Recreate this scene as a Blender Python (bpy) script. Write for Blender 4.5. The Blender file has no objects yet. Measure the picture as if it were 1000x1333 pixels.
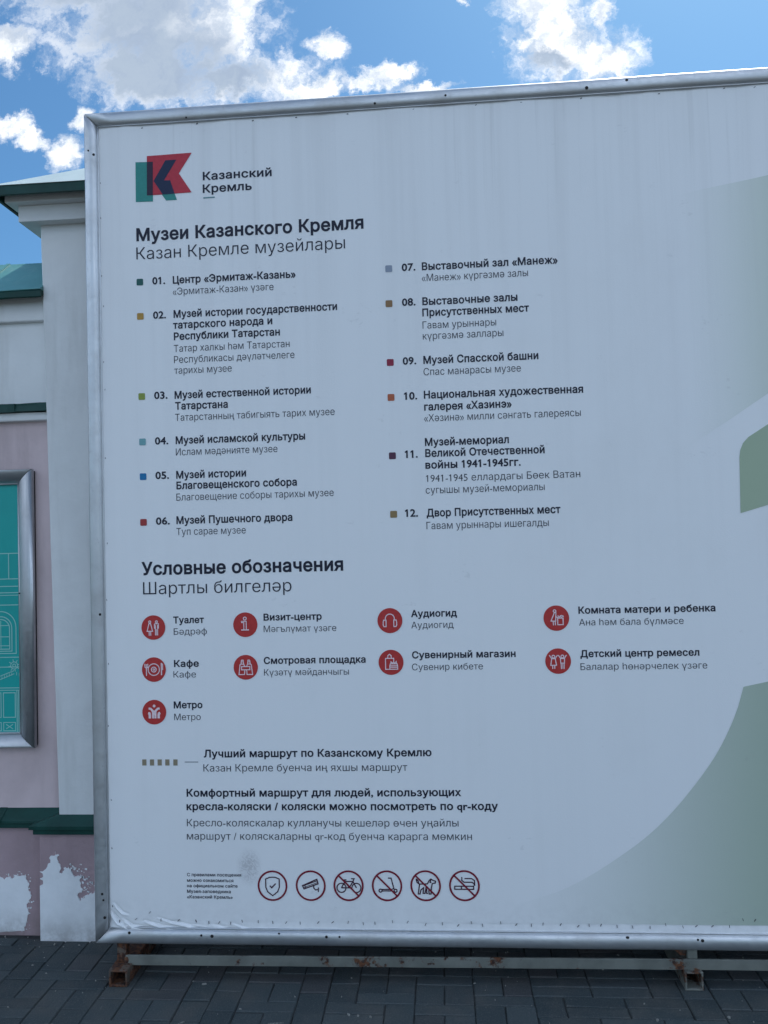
import bpy, bmesh, math, random
import numpy as np
from mathutils import Vector, Matrix, noise
random.seed(7)
S = bpy.context.scene
C = S.collection
R = math.radians

# ------------------------------------------------------------------ camera
cam_d = bpy.data.cameras.new('camera'); cam = bpy.data.objects.new('camera', cam_d); C.objects.link(cam)
cam.location = (0, 0, 1.5)
yaw, pit, rol = R(-4.1257), R(1.8518), R(-1.5238)
fw = Vector((math.sin(yaw)*math.cos(pit), math.cos(yaw)*math.cos(pit), math.sin(pit)))
r0 = Vector((math.cos(yaw), -math.sin(yaw), 0)); u0 = r0.cross(fw)
r1 = math.cos(rol)*r0 + math.sin(rol)*u0; u1 = -math.sin(rol)*r0 + math.cos(rol)*u0
cam.matrix_world = Matrix(((r1.x, u1.x, -fw.x, 0), (r1.y, u1.y, -fw.y, 0), (r1.z, u1.z, -fw.z, 1.5), (0, 0, 0, 1)))
cam_d.sensor_fit = 'VERTICAL'; cam_d.sensor_height = 36.0; cam_d.lens = 36.0*1000/1333
cam_d.clip_start = 0.05; cam_d.clip_end = 2000
S.camera = cam

# ------------------------------------------------------------------ light
SUN_EL, SUN_AZ = R(57), R(28)          # azimuth measured from +Y towards +X
S.view_settings.view_transform = 'Standard'; S.view_settings.look = 'None'
S.view_settings.gamma = 1; S.view_settings.use_curve_mapping = False
S.view_settings.exposure = 1.0
sd = bpy.data.lights.new('sun', 'SUN'); sd.energy = 2.4; sd.angle = R(0.53); sd.color = (1, .95, .87)
sun = bpy.data.objects.new('sun', sd); C.objects.link(sun)
sdir = Vector((math.sin(SUN_AZ)*math.cos(SUN_EL), math.cos(SUN_AZ)*math.cos(SUN_EL), math.sin(SUN_EL)))
sun.rotation_euler = sdir.to_track_quat('Z', 'Y').to_euler(); sun.location = (6, 10, 14)

W = bpy.data.worlds.new('World'); S.world = W; W.use_nodes = True
nt = W.node_tree; nt.nodes.clear()
def N(nt, t, **k):
    n = nt.nodes.new(t)
    for a, b in k.items(): setattr(n, a, b)
    return n
class G:
    """tiny node-graph writer"""
    def __init__(s, nt): s.nt = nt
    def put(s, sock, v):
        if isinstance(v, bpy.types.NodeSocket): s.nt.links.new(v, sock)
        else: sock.default_value = v
    def m(s, op, a, b=0.0, c=0.0, clamp=False):
        n = N(s.nt, 'ShaderNodeMath', operation=op, use_clamp=clamp)
        s.put(n.inputs[0], a); s.put(n.inputs[1], b)
        if op in ('MULTIPLY_ADD', 'SMOOTH_MIN', 'SMOOTH_MAX'): s.put(n.inputs[2], c)
        return n.outputs[0]
    def v(s, op, a, b=(0, 0, 0)):
        n = N(s.nt, 'ShaderNodeVectorMath', operation=op)
        s.put(n.inputs[0], a)
        if op == 'SCALE': s.put(n.inputs['Scale'], b)
        elif op not in ('LENGTH', 'NORMALIZE'): s.put(n.inputs[1], b)
        return n.outputs['Value'] if op in ('LENGTH', 'DOT_PRODUCT') else n.outputs[0]
    def noise(s, vec, scale, detail=4, rough=.5, dist=0.0):
        n = N(s.nt, 'ShaderNodeTexNoise'); s.put(n.inputs['Vector'], vec)
        n.inputs['Scale'].default_value = scale; n.inputs['Detail'].default_value = detail
        n.inputs['Roughness'].default_value = rough; n.inputs['Distortion'].default_value = dist
        return n.outputs['Fac']
    def ss(s, x, lo, hi, a=0.0, b=1.0):
        n = N(s.nt, 'ShaderNodeMapRange', interpolation_type='SMOOTHSTEP'); s.put(n.inputs[0], x)
        for i, q in enumerate((lo, hi, a, b)): s.put(n.inputs[i+1], q)
        return n.outputs[0]
    def mix(s, f, a, b):
        n = N(s.nt, 'ShaderNodeMix', data_type='RGBA'); s.put(n.inputs[0], f)
        s.put(n.inputs[6], a if isinstance(a, bpy.types.NodeSocket) else (*a[:3], 1)); s.put(n.inputs[7], b if isinstance(b, bpy.types.NodeSocket) else (*b[:3], 1))
        return n.outputs[2]
g = G(nt)
sky = N(nt, 'ShaderNodeTexSky', sky_type='NISHITA', sun_disc=False)
sky.sun_elevation = SUN_EL; sky.sun_rotation = SUN_AZ; sky.air_density = 1.0; sky.dust_density = 1.0; sky.ozone_density = 2.0
tc = N(nt, 'ShaderNodeTexCoord'); d = tc.outputs['Generated']
sp = N(nt, 'ShaderNodeSeparateXYZ'); nt.links.new(d, sp.inputs[0])
X, Y, Z = sp.outputs
ys = g.m('MAXIMUM', Y, .02)
a = g.m('DIVIDE', X, ys); b = g.m('DIVIDE', Z, ys)
cb = N(nt, 'ShaderNodeCombineXYZ'); nt.links.new(a, cb.inputs[0]); nt.links.new(b, cb.inputs[1]); p = cb.outputs[0]
# the cumulus that stood over the wall: centre and radii on the plane one unit south of the viewer
BLOBS = [(-.42,.785,.22,.075),(-.36,.705,.165,.085),(-.36,.64,.135,.06),(-.25,.62,.12,.038),(-.285,.69,.08,.08),(-.495,.535,.028,.026),(-.475,.575,.022,.018),(-.15,.600,.07,.020),
         (.155,.705,.062,.065),(.17,.645,.072,.06),(.225,.615,.055,.040),(.235,.675,.020,.020),
         (-.133,.656,.026,.026),(-.050,.612,.040,.020),(-.085,.600,.025,.012),
         (-.575,.69,.035,.035),(-.575,.575,.035,.022),(-.535,.555,.03,.018),(-.245,.725,.03,.02),(.05,.705,.012,.008),(.0,.592,.05,.010),
         (.95,.75,.25,.12),(-1.2,.62,.30,.12),(.8,.35,.3,.08),(-.9,.3,.3,.07),(.1,1.15,.35,.16)]
warp = N(nt, 'ShaderNodeTexNoise'); g.put(warp.inputs['Vector'], p); warp.inputs['Scale'].default_value = 16; warp.inputs['Detail'].default_value = 8; warp.inputs['Roughness'].default_value = .68
pw = g.v('ADD', p, g.v('SCALE', g.v('SUBTRACT', warp.outputs['Color'], (.5, .5, .5)), .09))
dens = None
for (cx, cy, rx, ry) in BLOBS:
    L = g.v('LENGTH', g.v('MULTIPLY', g.v('SUBTRACT', pw, (cx, cy, 0)), (1/rx, 1/ry, 0)))
    v = g.m('SUBTRACT', 1.0, L)
    dens = v if dens is None else g.m('SMOOTH_MAX', dens, v, .12)
n1 = g.noise(pw, 15, 11, .60, .15); n2 = g.noise(p, 6, 7, .55, .2); n3 = g.noise(pw, 42, 7, .6)
dd = g.m('ADD', g.m('ADD', dens, g.m('MULTIPLY', g.m('SUBTRACT', n1, .5), 1.5)), g.m('MULTIPLY', g.m('SUBTRACT', n3, .5), .75))
front = g.ss(Y, .05, .2)
mask = g.m('MULTIPLY', g.ss(dd, -.18, .58), front)
# clouds over the rest of the sky, brightened and blued to light the board
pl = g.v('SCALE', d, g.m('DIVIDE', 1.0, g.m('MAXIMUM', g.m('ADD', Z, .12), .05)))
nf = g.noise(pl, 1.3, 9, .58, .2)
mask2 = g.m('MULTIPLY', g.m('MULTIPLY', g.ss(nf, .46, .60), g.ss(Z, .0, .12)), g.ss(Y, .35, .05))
# brilliant rims, grey thick middle of the big cloud
gr = None
for (cx, cy, rx, ry) in ((-.46, .75, .22, .10), (-.40, .65, .16, .08), (-.31, .625, .11, .035), (.15, .615, .045, .018)):
    v = g.m('SUBTRACT', 1.0, g.v('LENGTH', g.v('MULTIPLY', g.v('SUBTRACT', pw, (cx, cy, 0)), (1/rx, 1/ry, 0))))
    gr = v if gr is None else g.m('SMOOTH_MAX', gr, v, .1)
bigc = g.m('MULTIPLY', g.ss(g.m('ADD', gr, g.m('MULTIPLY', g.m('SUBTRACT', n2, .5), .8)), -.15, .5), g.ss(dd, .05, .6))
puff = g.ss(g.m('MULTIPLY_ADD', n3, .4, g.m('MULTIPLY', n1, .6)), .38, .60)
rim = g.mix(puff, (.66, .76, .90), (1.25, 1.27, 1.3))
ccol = g.mix(bigc, rim, g.mix(puff, (.40, .50, .66), (.47, .57, .71)))
back_fill = g.mix(g.ss(nf, .58, .75), (1.88,2.20,2.70), (1.3,1.52,1.98))
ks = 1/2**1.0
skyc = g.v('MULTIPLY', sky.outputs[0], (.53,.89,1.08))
o1 = g.mix(mask2, skyc, g.v('SCALE', back_fill, ks/0.06))
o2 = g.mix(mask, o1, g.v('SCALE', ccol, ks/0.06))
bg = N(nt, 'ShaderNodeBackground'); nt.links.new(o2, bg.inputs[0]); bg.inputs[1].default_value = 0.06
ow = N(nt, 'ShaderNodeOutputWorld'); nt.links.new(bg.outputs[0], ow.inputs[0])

# ------------------------------------------------------------------ materials
def mat(name, col, rough=.6, metal=0.0, spec=.5, var=0.0, vscale=6, bump=0.0, bscale=40, fn=None, stretch=(1, 1, 1)):
    m = bpy.data.materials.new(name); m.use_nodes = True
    t = m.node_tree; bs = t.nodes['Principled BSDF']; gg = G(t)
    bs.inputs['Roughness'].default_value = rough; bs.inputs['Metallic'].default_value = metal
    bs.inputs['Specular IOR Level'].default_value = spec
    co = N(t, 'ShaderNodeNewGeometry').outputs['Position']
    vec = gg.v('MULTIPLY', co, stretch)
    c = (*col, 1)
    if var:
        f = gg.noise(vec, vscale, 6, .6)
        c = gg.mix(gg.ss(f, .3, .7), tuple(x*(1-var) for x in col), tuple(min(1, x*(1+var)) for x in col))
    if fn: c = fn(gg, t, co, c if isinstance(c, bpy.types.NodeSocket) else None, bs) or c
    gg.put(bs.inputs['Base Color'], c)
    if bump:
        bn = N(t, 'ShaderNodeBump'); bn.inputs['Strength'].default_value = 1; bn.inputs['Distance'].default_value = bump
        gg.put(bn.inputs['Height'], gg.noise(vec, bscale, 8, .6)); t.links.new(bn.outputs[0], bs.inputs['Normal'])
    return m

def banner_dirt(gg, co, base, strength=1.0):
    """grey run-off streaks, a rubbed smudge, faint dust at the foot: print ink and vinyl share them"""
    s = N(gg.nt, 'ShaderNodeSeparateXYZ'); gg.put(s.inputs[0], co)
    x, y, z = s.outputs
    st = gg.noise(gg.v('MULTIPLY', co, (16, 1, .35)), 1.0, 6, .65)
    st2 = gg.noise(gg.v('MULTIPLY', co, (55, 1, .9)), 1.0, 4, .6)
    topf = gg.ss(z, 1.2, 3.0, .25, 1.0)
    c = gg.mix(gg.m('MULTIPLY', gg.ss(st, .42, .72), gg.m('MULTIPLY', topf, .13*strength)), base, (.44, .43, .42))
    c = gg.mix(gg.m('MULTIPLY', gg.ss(st2, .55, .75), gg.m('MULTIPLY', gg.ss(z, 2.3, 3.0), 0.14*strength)), c, (.34, .34, .33))
    cl = gg.noise(gg.v('MULTIPLY', co, (3, 1, 2)), 1.0, 7, .6)
    c = gg.mix(gg.m('MULTIPLY', gg.ss(cl, .5, .75), .08*strength), c, (.5, .48, .45))
    lowd = gg.m('MULTIPLY', gg.ss(z, .34, .17), gg.ss(gg.noise(co, 26, 6, .7), .35, .7))
    c = gg.mix(gg.m('MULTIPLY', lowd, .14*strength), c, (.34, .33, .32))
    # smudge beside the small print
    dx = gg.m('MULTIPLY', gg.m('SUBTRACT', x, -.683), 22); dz = gg.m('MULTIPLY', gg.m('SUBTRACT', z, .385), 15)
    rr = gg.m('SQRT', gg.m('ADD', gg.m('MULTIPLY', dx, dx), gg.m('MULTIPLY', dz, dz)))
    cd = N(gg.nt, 'ShaderNodeTexWave', wave_type='BANDS', bands_direction='DIAGONAL')
    gg.put(cd.inputs['Vector'], gg.v('MULTIPLY', co, (1, 0, 1.0))); cd.inputs['Scale'].default_value = 30; cd.inputs['Distortion'].default_value = 14; cd.inputs['Detail'].default_value = 5; cd.inputs['Detail Scale'].default_value = 2.2
    sm = gg.m('MULTIPLY', gg.ss(rr, 1.15, .25), gg.m('MULTIPLY_ADD', cd.outputs['Fac'], .5, .25))
    c = gg.mix(gg.m('MULTIPLY', sm, .62*strength), c, (.26, .24, .25))
    # a few scuffs
    sc = gg.noise(co, 9, 2, .5); sc2 = gg.noise(gg.v('MULTIPLY', co, (40, 1, 70)), 1.0, 3, .6)
    c = gg.mix(gg.m('MULTIPLY', gg.m('MULTIPLY', gg.ss(sc, .64, .72), gg.ss(sc2, .58, .7)), .12*strength), c, (.25, .24, .24))
    return c
WHITE = (.80, .80, .80)
def vinyl(name, col, strength=1.0, grad=None):
    def fn(gg, t, co, c, bs):
        base = (*col, 1)
        if grad:
            s = N(t, 'ShaderNodeSeparateXYZ'); gg.put(s.inputs[0], co)
            base = gg.mix(gg.ss(s.outputs[0], grad[0], grad[1]) if grad[2] == 's' else gg.m('DIVIDE', gg.m('SUBTRACT', s.outputs[0], grad[0]), grad[1]-grad[0], clamp=True), WHITE, col)
        c = banner_dirt(gg, co, base if isinstance(base, bpy.types.NodeSocket) else gg.mix(0.0, col, col), strength)
        return c
    return mat(name, col, .52, spec=.35, bump=.0004, bscale=260, fn=fn)
M = {}
M['vinyl'] = vinyl('vinyl', WHITE)
M['tint_a'] = vinyl('print_pale_green', (.50, .57, .46), grad=(.80, 1.35, 's'))
M['tint_b'] = vinyl('print_green', (.36, .44, .31))
M['tint_c'] = vinyl('print_green_fade', (.36, .44, .34), grad=(.15, 1.25, 's'))
INK = dict(ink=(.012, .014, .030), ink_thin=(.013, .016, .032), ink_navy=(.012, .018, .05), icon_red=(.46, .036, .034), icon_line=(.80, .62, .64), ring=(.20, .010, .026), ring_in=(.05, .012, .03),
    logo_green=(.035, .24, .21), logo_red=(.47, .035, .055), logo_navy=(.012, .022, .06), logo_dark=(.03, .018, .04), logo_dash=(.12, .25, .26),
    green_dark=(.02, .10, .09), ochre=(.42, .24, .05), olive=(.24, .30, .06), aqua=(.16, .35, .37), blue=(.01, .16, .36), red=(.34, .04, .04),
    slate=(.26, .30, .37), brown=(.26, .15, .07), crimson=(.27, .02, .05), rust=(.42, .11, .05), plum=(.09, .03, .06), tan=(.27, .18, .08), dash=(.26, .22, .15), thin=(.10, .12, .15))
for k, c in INK.items(): M[k] = mat(k, c, .5, spec=.3, var=.06, vscale=90)
def alu_fn(gg, t, co, c, bs):
    f = gg.noise(gg.v('MULTIPLY', co, (1, 1, 1)), 55, 8, .7); f2 = gg.noise(co, 5, 5, .6)
    gg.put(bs.inputs['Roughness'], gg.ss(gg.m('ADD', f, f2), .6, 1.4, .34, .58))
    c = gg.mix(gg.m('MULTIPLY', gg.ss(f2, .45, .75), .45), c, (.36, .34, .32))
    return gg.mix(gg.m('MULTIPLY', gg.ss(f, .6, .75), .35), c, (.25, .24, .23))
M['alu'] = mat('anodised_aluminium', (.55, .56, .57), .46, .85, var=.05, vscale=9, fn=alu_fn)
M['dark'] = mat('dark_metal', (.02, .02, .022), .7, .2)
M['hole'] = mat('drilled_hole', (.012, .010, .010), .8)
M['staple'] = mat('staple_steel', (.07, .07, .08), .5, .5)
def wall_fn(soil, dark):
    def fn(gg, t, co, c, bs):
        f = gg.noise(co, 3.2, 8, .65); f2 = gg.noise(gg.v('MULTIPLY', co, (9, 9, 1.2)), 1.0, 6, .6)
        c = gg.mix(gg.m('MULTIPLY', gg.ss(f, .45, .75), .35), c, dark)
        c = gg.mix(gg.m('MULTIPLY', gg.ss(f2, .48, .72), .5), c, dark)
        s = N(t, 'ShaderNodeSeparateXYZ'); gg.put(s.inputs[0], co)
        lw = gg.m('MULTIPLY', gg.ss(s.outputs[2], soil, 0.0), gg.ss(gg.noise(co, 14, 7, .65), .25, .65))
        return gg.mix(gg.m('MULTIPLY', lw, .55), c, (.16, .14, .12))
    return fn
M['pink'] = mat('pink_limewash', (.65, .52, .52), .85, var=.06, vscale=2.5, bump=.004, bscale=12, spec=.2, fn=wall_fn(.12, (.40, .31, .31)))
M['plinth'] = mat('shaded_dirty_pink_limewash', (.40, .29, .305), .85, var=.10, vscale=4, bump=.003, bscale=30, spec=.2, fn=wall_fn(.10, (.26, .19, .19)))  # the wall's pink, darkened for dirt and the shade near the ground
M['white'] = mat('white_limewash', (.74, .745, .735), .8, var=.04, vscale=3, bump=.0045, bscale=9, spec=.25, fn=wall_fn(.1, (.54, .54, .52)))
M['patch'] = mat('fresh_white_plaster', (.80, .81, .82), .75, var=.05, vscale=8, bump=.003, bscale=22, spec=.25, fn=wall_fn(.12, (.70, .71, .72)))
M['green'] = mat('dark_green_paint', (.005, .046, .037), .5, spec=.3, var=.25, vscale=7, bump=.001, bscale=18)
def teal_fn(gg, t, co, c, bs):
    f = gg.noise(co, 12, 8, .7)
    return gg.mix(gg.m('MULTIPLY', gg.ss(f, .5, .75), .5), c, (.32, .42, .40))
M['teal_roof'] = mat('green_roof_paint', (.09, .26, .25), .42, var=.12, vscale=5, bump=.002, bscale=9, fn=teal_fn)
M['zinc'] = mat('pale_sheet_roof', (.52, .60, .58), .4, .1, var=.06, vscale=6, bump=.002, bscale=8)
def rust_fn(amount):
    def fn(gg, t, co, c, bs):
        f = gg.noise(co, 30, 8, .7); f2 = gg.noise(co, 7, 5, .6); sm = gg.m('ADD', gg.m('MULTIPLY', f, .5), gg.m('MULTIPLY', f2, .5))
        k = gg.ss(sm, amount, amount+.05)
        gg.put(bs.inputs['Roughness'], gg.m('MULTIPLY_ADD', k, .35, .5))
        return gg.mix(k, c, gg.mix(gg.ss(gg.noise(co, 80, 4), .4, .6), (.035, .014, .009), (.12, .045, .018)))
    return fn
M['tube'] = mat('grey_painted_steel', (.15, .155, .135), .65, .0, var=.2, vscale=9, bump=.0012, bscale=70, fn=rust_fn(.545))
M['rusty'] = mat('rusted_steel', (.09, .07, .055), .8, .0, var=.3, vscale=12, bump=.003, bscale=70, fn=rust_fn(.44))
M['poster'] = mat('teal_poster', (.004, .34, .31), .42, var=.06, vscale=4, spec=.4)
M['poster_line'] = mat('poster_line', (.30, .58, .52), .45)
def pav_fn(gg, t, co, c, bs):
    oi = N(t, 'ShaderNodeObjectInfo').outputs['Random']
    at = N(t, 'ShaderNodeAttribute', attribute_name='tone').outputs['Fac']
    f = gg.noise(co, 5, 8, .65); f2 = gg.noise(co, 210, 3, .6); f3 = gg.noise(gg.v('MULTIPLY', co, (60, 25, 1)), 1.0, 5, .7)
    rnd = gg.m('FRACT', gg.m('ADD', oi, at))
    c = gg.mix(rnd, (.031, .043, .047), (.051, .065, .069))
    c = gg.mix(gg.m('MULTIPLY', gg.ss(gg.m('FRACT', gg.m('MULTIPLY', rnd, 7.3)), .86, .95), .22), c, (.10, .070, .066))
    c = gg.mix(gg.m('MULTIPLY', gg.ss(f, .42, .7), .55), c, (.085, .082, .075))
    c = gg.mix(gg.m('MULTIPLY', gg.ss(f2, .5, .75), .5), c, (.13, .13, .125))
    c = gg.mix(gg.m('MULTIPLY', gg.ss(f3, .62, .75), .4), c, (.17, .17, .16))
    return c
M['paver'] = mat('concrete_paver', (.06, .06, .06), .78, bump=.0022, bscale=150, fn=pav_fn, spec=.35)
M['bed'] = mat('joint_sand', (.032, .035, .035), .95, var=.35, vscale=30, bump=.003, bscale=90)
M['ground'] = mat('far_ground', (.085, .085, .08), .9, var=.2, vscale=.8, bump=.003, bscale=20)
M['grit'] = mat('pale_grit', (.22, .22, .20), .8, var=.25, vscale=40)

# ------------------------------------------------------------------ helpers
def link(name, me, m=None, parent=None, **props):
    o = bpy.data.objects.new(name, me); C.objects.link(o)
    if m is not None and me is not None:
        for q in (m if isinstance(m, (list, tuple)) else [m]):
            me.materials.append(q if not isinstance(q, str) else M[q])
    if parent: o.parent = parent
    for k, v in props.items(): o[k] = v
    return o
def from_bm(name, bm, m, parent=None, smooth=False, **props):
    me = bpy.data.meshes.new(name); bm.normal_update(); bm.to_mesh(me); bm.free()
    if smooth:
        for p_ in me.polygons: p_.use_smooth = True
    return link(name, me, m, parent, **props)
def thing(name, label, cat, loc=(0, 0, 0), **props):
    o = bpy.data.objects.new(name, None); C.objects.link(o); o.location = loc; o.empty_display_size = .2
    o['label'] = label; o['category'] = cat
    for k, v in props.items(): o[k] = v
    return o
def add_box(bm, x0, x1, y0, y1, z0, z1, mi=0):
    vs = [bm.verts.new((x, y, z)) for x in (x0, x1) for y in (y0, y1) for z in (z0, z1)]
    for f in ((0, 1, 3, 2), (4, 6, 7, 5), (0, 4, 5, 1), (2, 3, 7, 6), (0, 2, 6, 4), (1, 5, 7, 3)):
        bm.faces.new([vs[i] for i in f]).material_index = mi
def box(name, x0, x1, y0, y1, z0, z1, m, parent, bev=0.004, **props):
    ox, oy, oz = parent.location if parent else (0, 0, 0)
    bm = bmesh.new(); add_box(bm, x0-ox, x1-ox, y0-oy, y1-oy, z0-oz, z1-oz)
    bmesh.ops.recalc_face_normals(bm, faces=bm.faces[:])
    if bev: bmesh.ops.bevel(bm, geom=bm.edges[:], offset=bev, segments=2, affect='EDGES', profile=.6)
    return from_bm(name, bm, m, parent, **props)
def extrude_profile(name, prof, x0, x1, m, parent, wob=0.0, nseg=1, cap=True, smooth=False, thick=0, mat_idx=None, **props):
    """profile = list of (y, z), swept along X; closed loop"""
    ox, oy, oz = parent.location
    bm = bmesh.new(); rings = []
    for i in range(nseg+1):
        x = x0+(x1-x0)*i/nseg
        ring = []
        for j, (y, z) in enumerate(prof):
            w = noise.noise(Vector((x*4.3, j*.7, 1.7)))*wob if wob else 0
            w2 = noise.noise(Vector((x*9.1, j*.7, 9.7)))*wob*.6 if wob else 0
            ring.append(bm.verts.new((x-ox, y+w-oy, z+w2-oz)))
        rings.append(ring)
    n = len(prof)
    for i in range(nseg):
        for j in range(n):
            bm.faces.new((rings[i][j], rings[i][(j+1) % n], rings[i+1][(j+1) % n], rings[i+1][j]))
    if cap: bm.faces.new(rings[0]); bm.faces.new(rings[-1][::-1])
    bmesh.ops.recalc_face_normals(bm, faces=bm.faces[:])
    return from_bm(name, bm, m, parent, smooth, **props)

def text_outline(body, off, sp=1.0):
    """glyph contours at 10 units per em, emboldened or thinned by off em, filled by winding number"""
    cu = bpy.data.curves.new('t', 'FONT'); cu.body = body; cu.size = 10; cu.resolution_u = 3; cu.space_character = sp; cu.fill_mode = 'NONE'
    ob = bpy.data.objects.new('t', cu); C.objects.link(ob)
    dg = bpy.context.evaluated_depsgraph_get(); m_ = bpy.data.meshes.new_from_object(ob.evaluated_get(dg))
    bpy.data.objects.remove(ob); bpy.data.curves.remove(cu)
    P = np.array([v.co[:2] for v in m_.vertices]); nxt = {}
    for e in m_.edges:
        a_, b_ = sorted(e.vertices[:])
        if b_ == a_+1 and a_ not in nxt: nxt[a_] = b_
        else: nxt[b_] = a_
    bpy.data.meshes.remove(m_)
    loops, seen = [], set(); one = '1' in body
    for st in list(nxt):
        if st in seen: continue
        lp = []; k = st
        while k not in seen and k in nxt: seen.add(k); lp.append(k); k = nxt[k]
        q = [P[i] for i in lp]; r_ = [q[0]]
        for v in q[1:]:
            if np.hypot(*(v-r_[-1])) > .012: r_.append(v)
        if np.hypot(*(r_[0]-r_[-1])) < .012: r_.pop()
        if len(r_) > 2:
            r_ = np.array(r_); w_, h_ = np.ptp(r_, 0)
            if one and len(r_) == 4 and abs(w_-.98) < .01 and h_ > 6.7:          # a figure one has a flag
                r_ = r_.min(0)+np.array([(w_, h_), (w_, 0), (0, 0), (0, h_-1.15), (-1.15, h_-1.95), (-1.15, h_-.98), (.12, h_)])[::-1]
            loops.append(r_)
    def inside(p_, l):
        x2, y2 = np.roll(l[:, 0], -1), np.roll(l[:, 1], -1); m2 = (l[:, 1] > p_[1]) != (y2 > p_[1])
        return int((m2 & (p_[0] < (x2-l[:, 0])*(p_[1]-l[:, 1])/np.where(y2 == l[:, 1], 1e-9, y2-l[:, 1])+l[:, 0])).sum()) % 2
    sg = 1; fixed = []; A_l = [np.sum(l[:, 0]*np.roll(l[:, 1], -1)-np.roll(l[:, 0], -1)*l[:, 1]) for l in loops]
    for i, l in enumerate(loops):                    # outer contours anticlockwise, counters clockwise
        ar_ = A_l[i]
        box_ = [j for j, o in enumerate(loops) if j != i and o[:, 0].min() < l[:, 0].min() and o[:, 0].max() > l[:, 0].max() and all(inside(q, o) for q in l)]
        hole = len(box_) % 2 and (ar_ > 0) != (A_l[min(box_, key=lambda j: abs(A_l[j]))] > 0)
        fixed.append(l if (ar_ > 0) != bool(hole) else l[::-1])
    loops = fixed
    out = []
    for l in loops:
        dn_ = np.roll(l, -1, 0)-l; dn_ /= np.linalg.norm(dn_, axis=1)[:, None]; dp_ = np.roll(dn_, 1, 0)
        nn = np.stack([dn_[:, 1], -dn_[:, 0]], 1)*sg; npv = np.roll(nn, 1, 0); mm = nn+npv; ln = np.linalg.norm(mm, axis=1)
        mm = mm/np.maximum(ln, 1e-6)[:, None]; cs_ = np.clip((mm*nn).sum(1), .62, 1)
        out.append(l+mm*(off*10/cs_)[:, None])
    return out, sg
def fill_outline(loops, sg, eps=1e-5):
    from mathutils.geometry import delaunay_2d_cdt
    pts = np.concatenate(loops); E, base = [], 0
    for l in loops: E += [(base+i, base+(i+1) % len(l)) for i in range(len(l))]; base += len(l)
    vs, es, fs, *_ = delaunay_2d_cdt([Vector(p_) for p_ in pts], E, [], 0, eps)
    V = np.array([v[:] for v in vs]); F = np.array(fs); c = V[F].mean(1); E = np.array(E); pa, pb = pts[E[:, 0]], pts[E[:, 1]]
    up = (pa[None, :, 1] <= c[:, None, 1]) & (pb[None, :, 1] > c[:, None, 1]); dn_ = (pa[None, :, 1] > c[:, None, 1]) & (pb[None, :, 1] <= c[:, None, 1])
    cr = (pb[None, :, 0]-pa[None, :, 0])*(c[:, None, 1]-pa[None, :, 1])-(c[:, None, 0]-pa[None, :, 0])*(pb[None, :, 1]-pa[None, :, 1])
    w_ = (up & (cr > 0)).sum(1)-(dn_ & (cr < 0)).sum(1)
    return V, F[w_*sg > 0]

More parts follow.
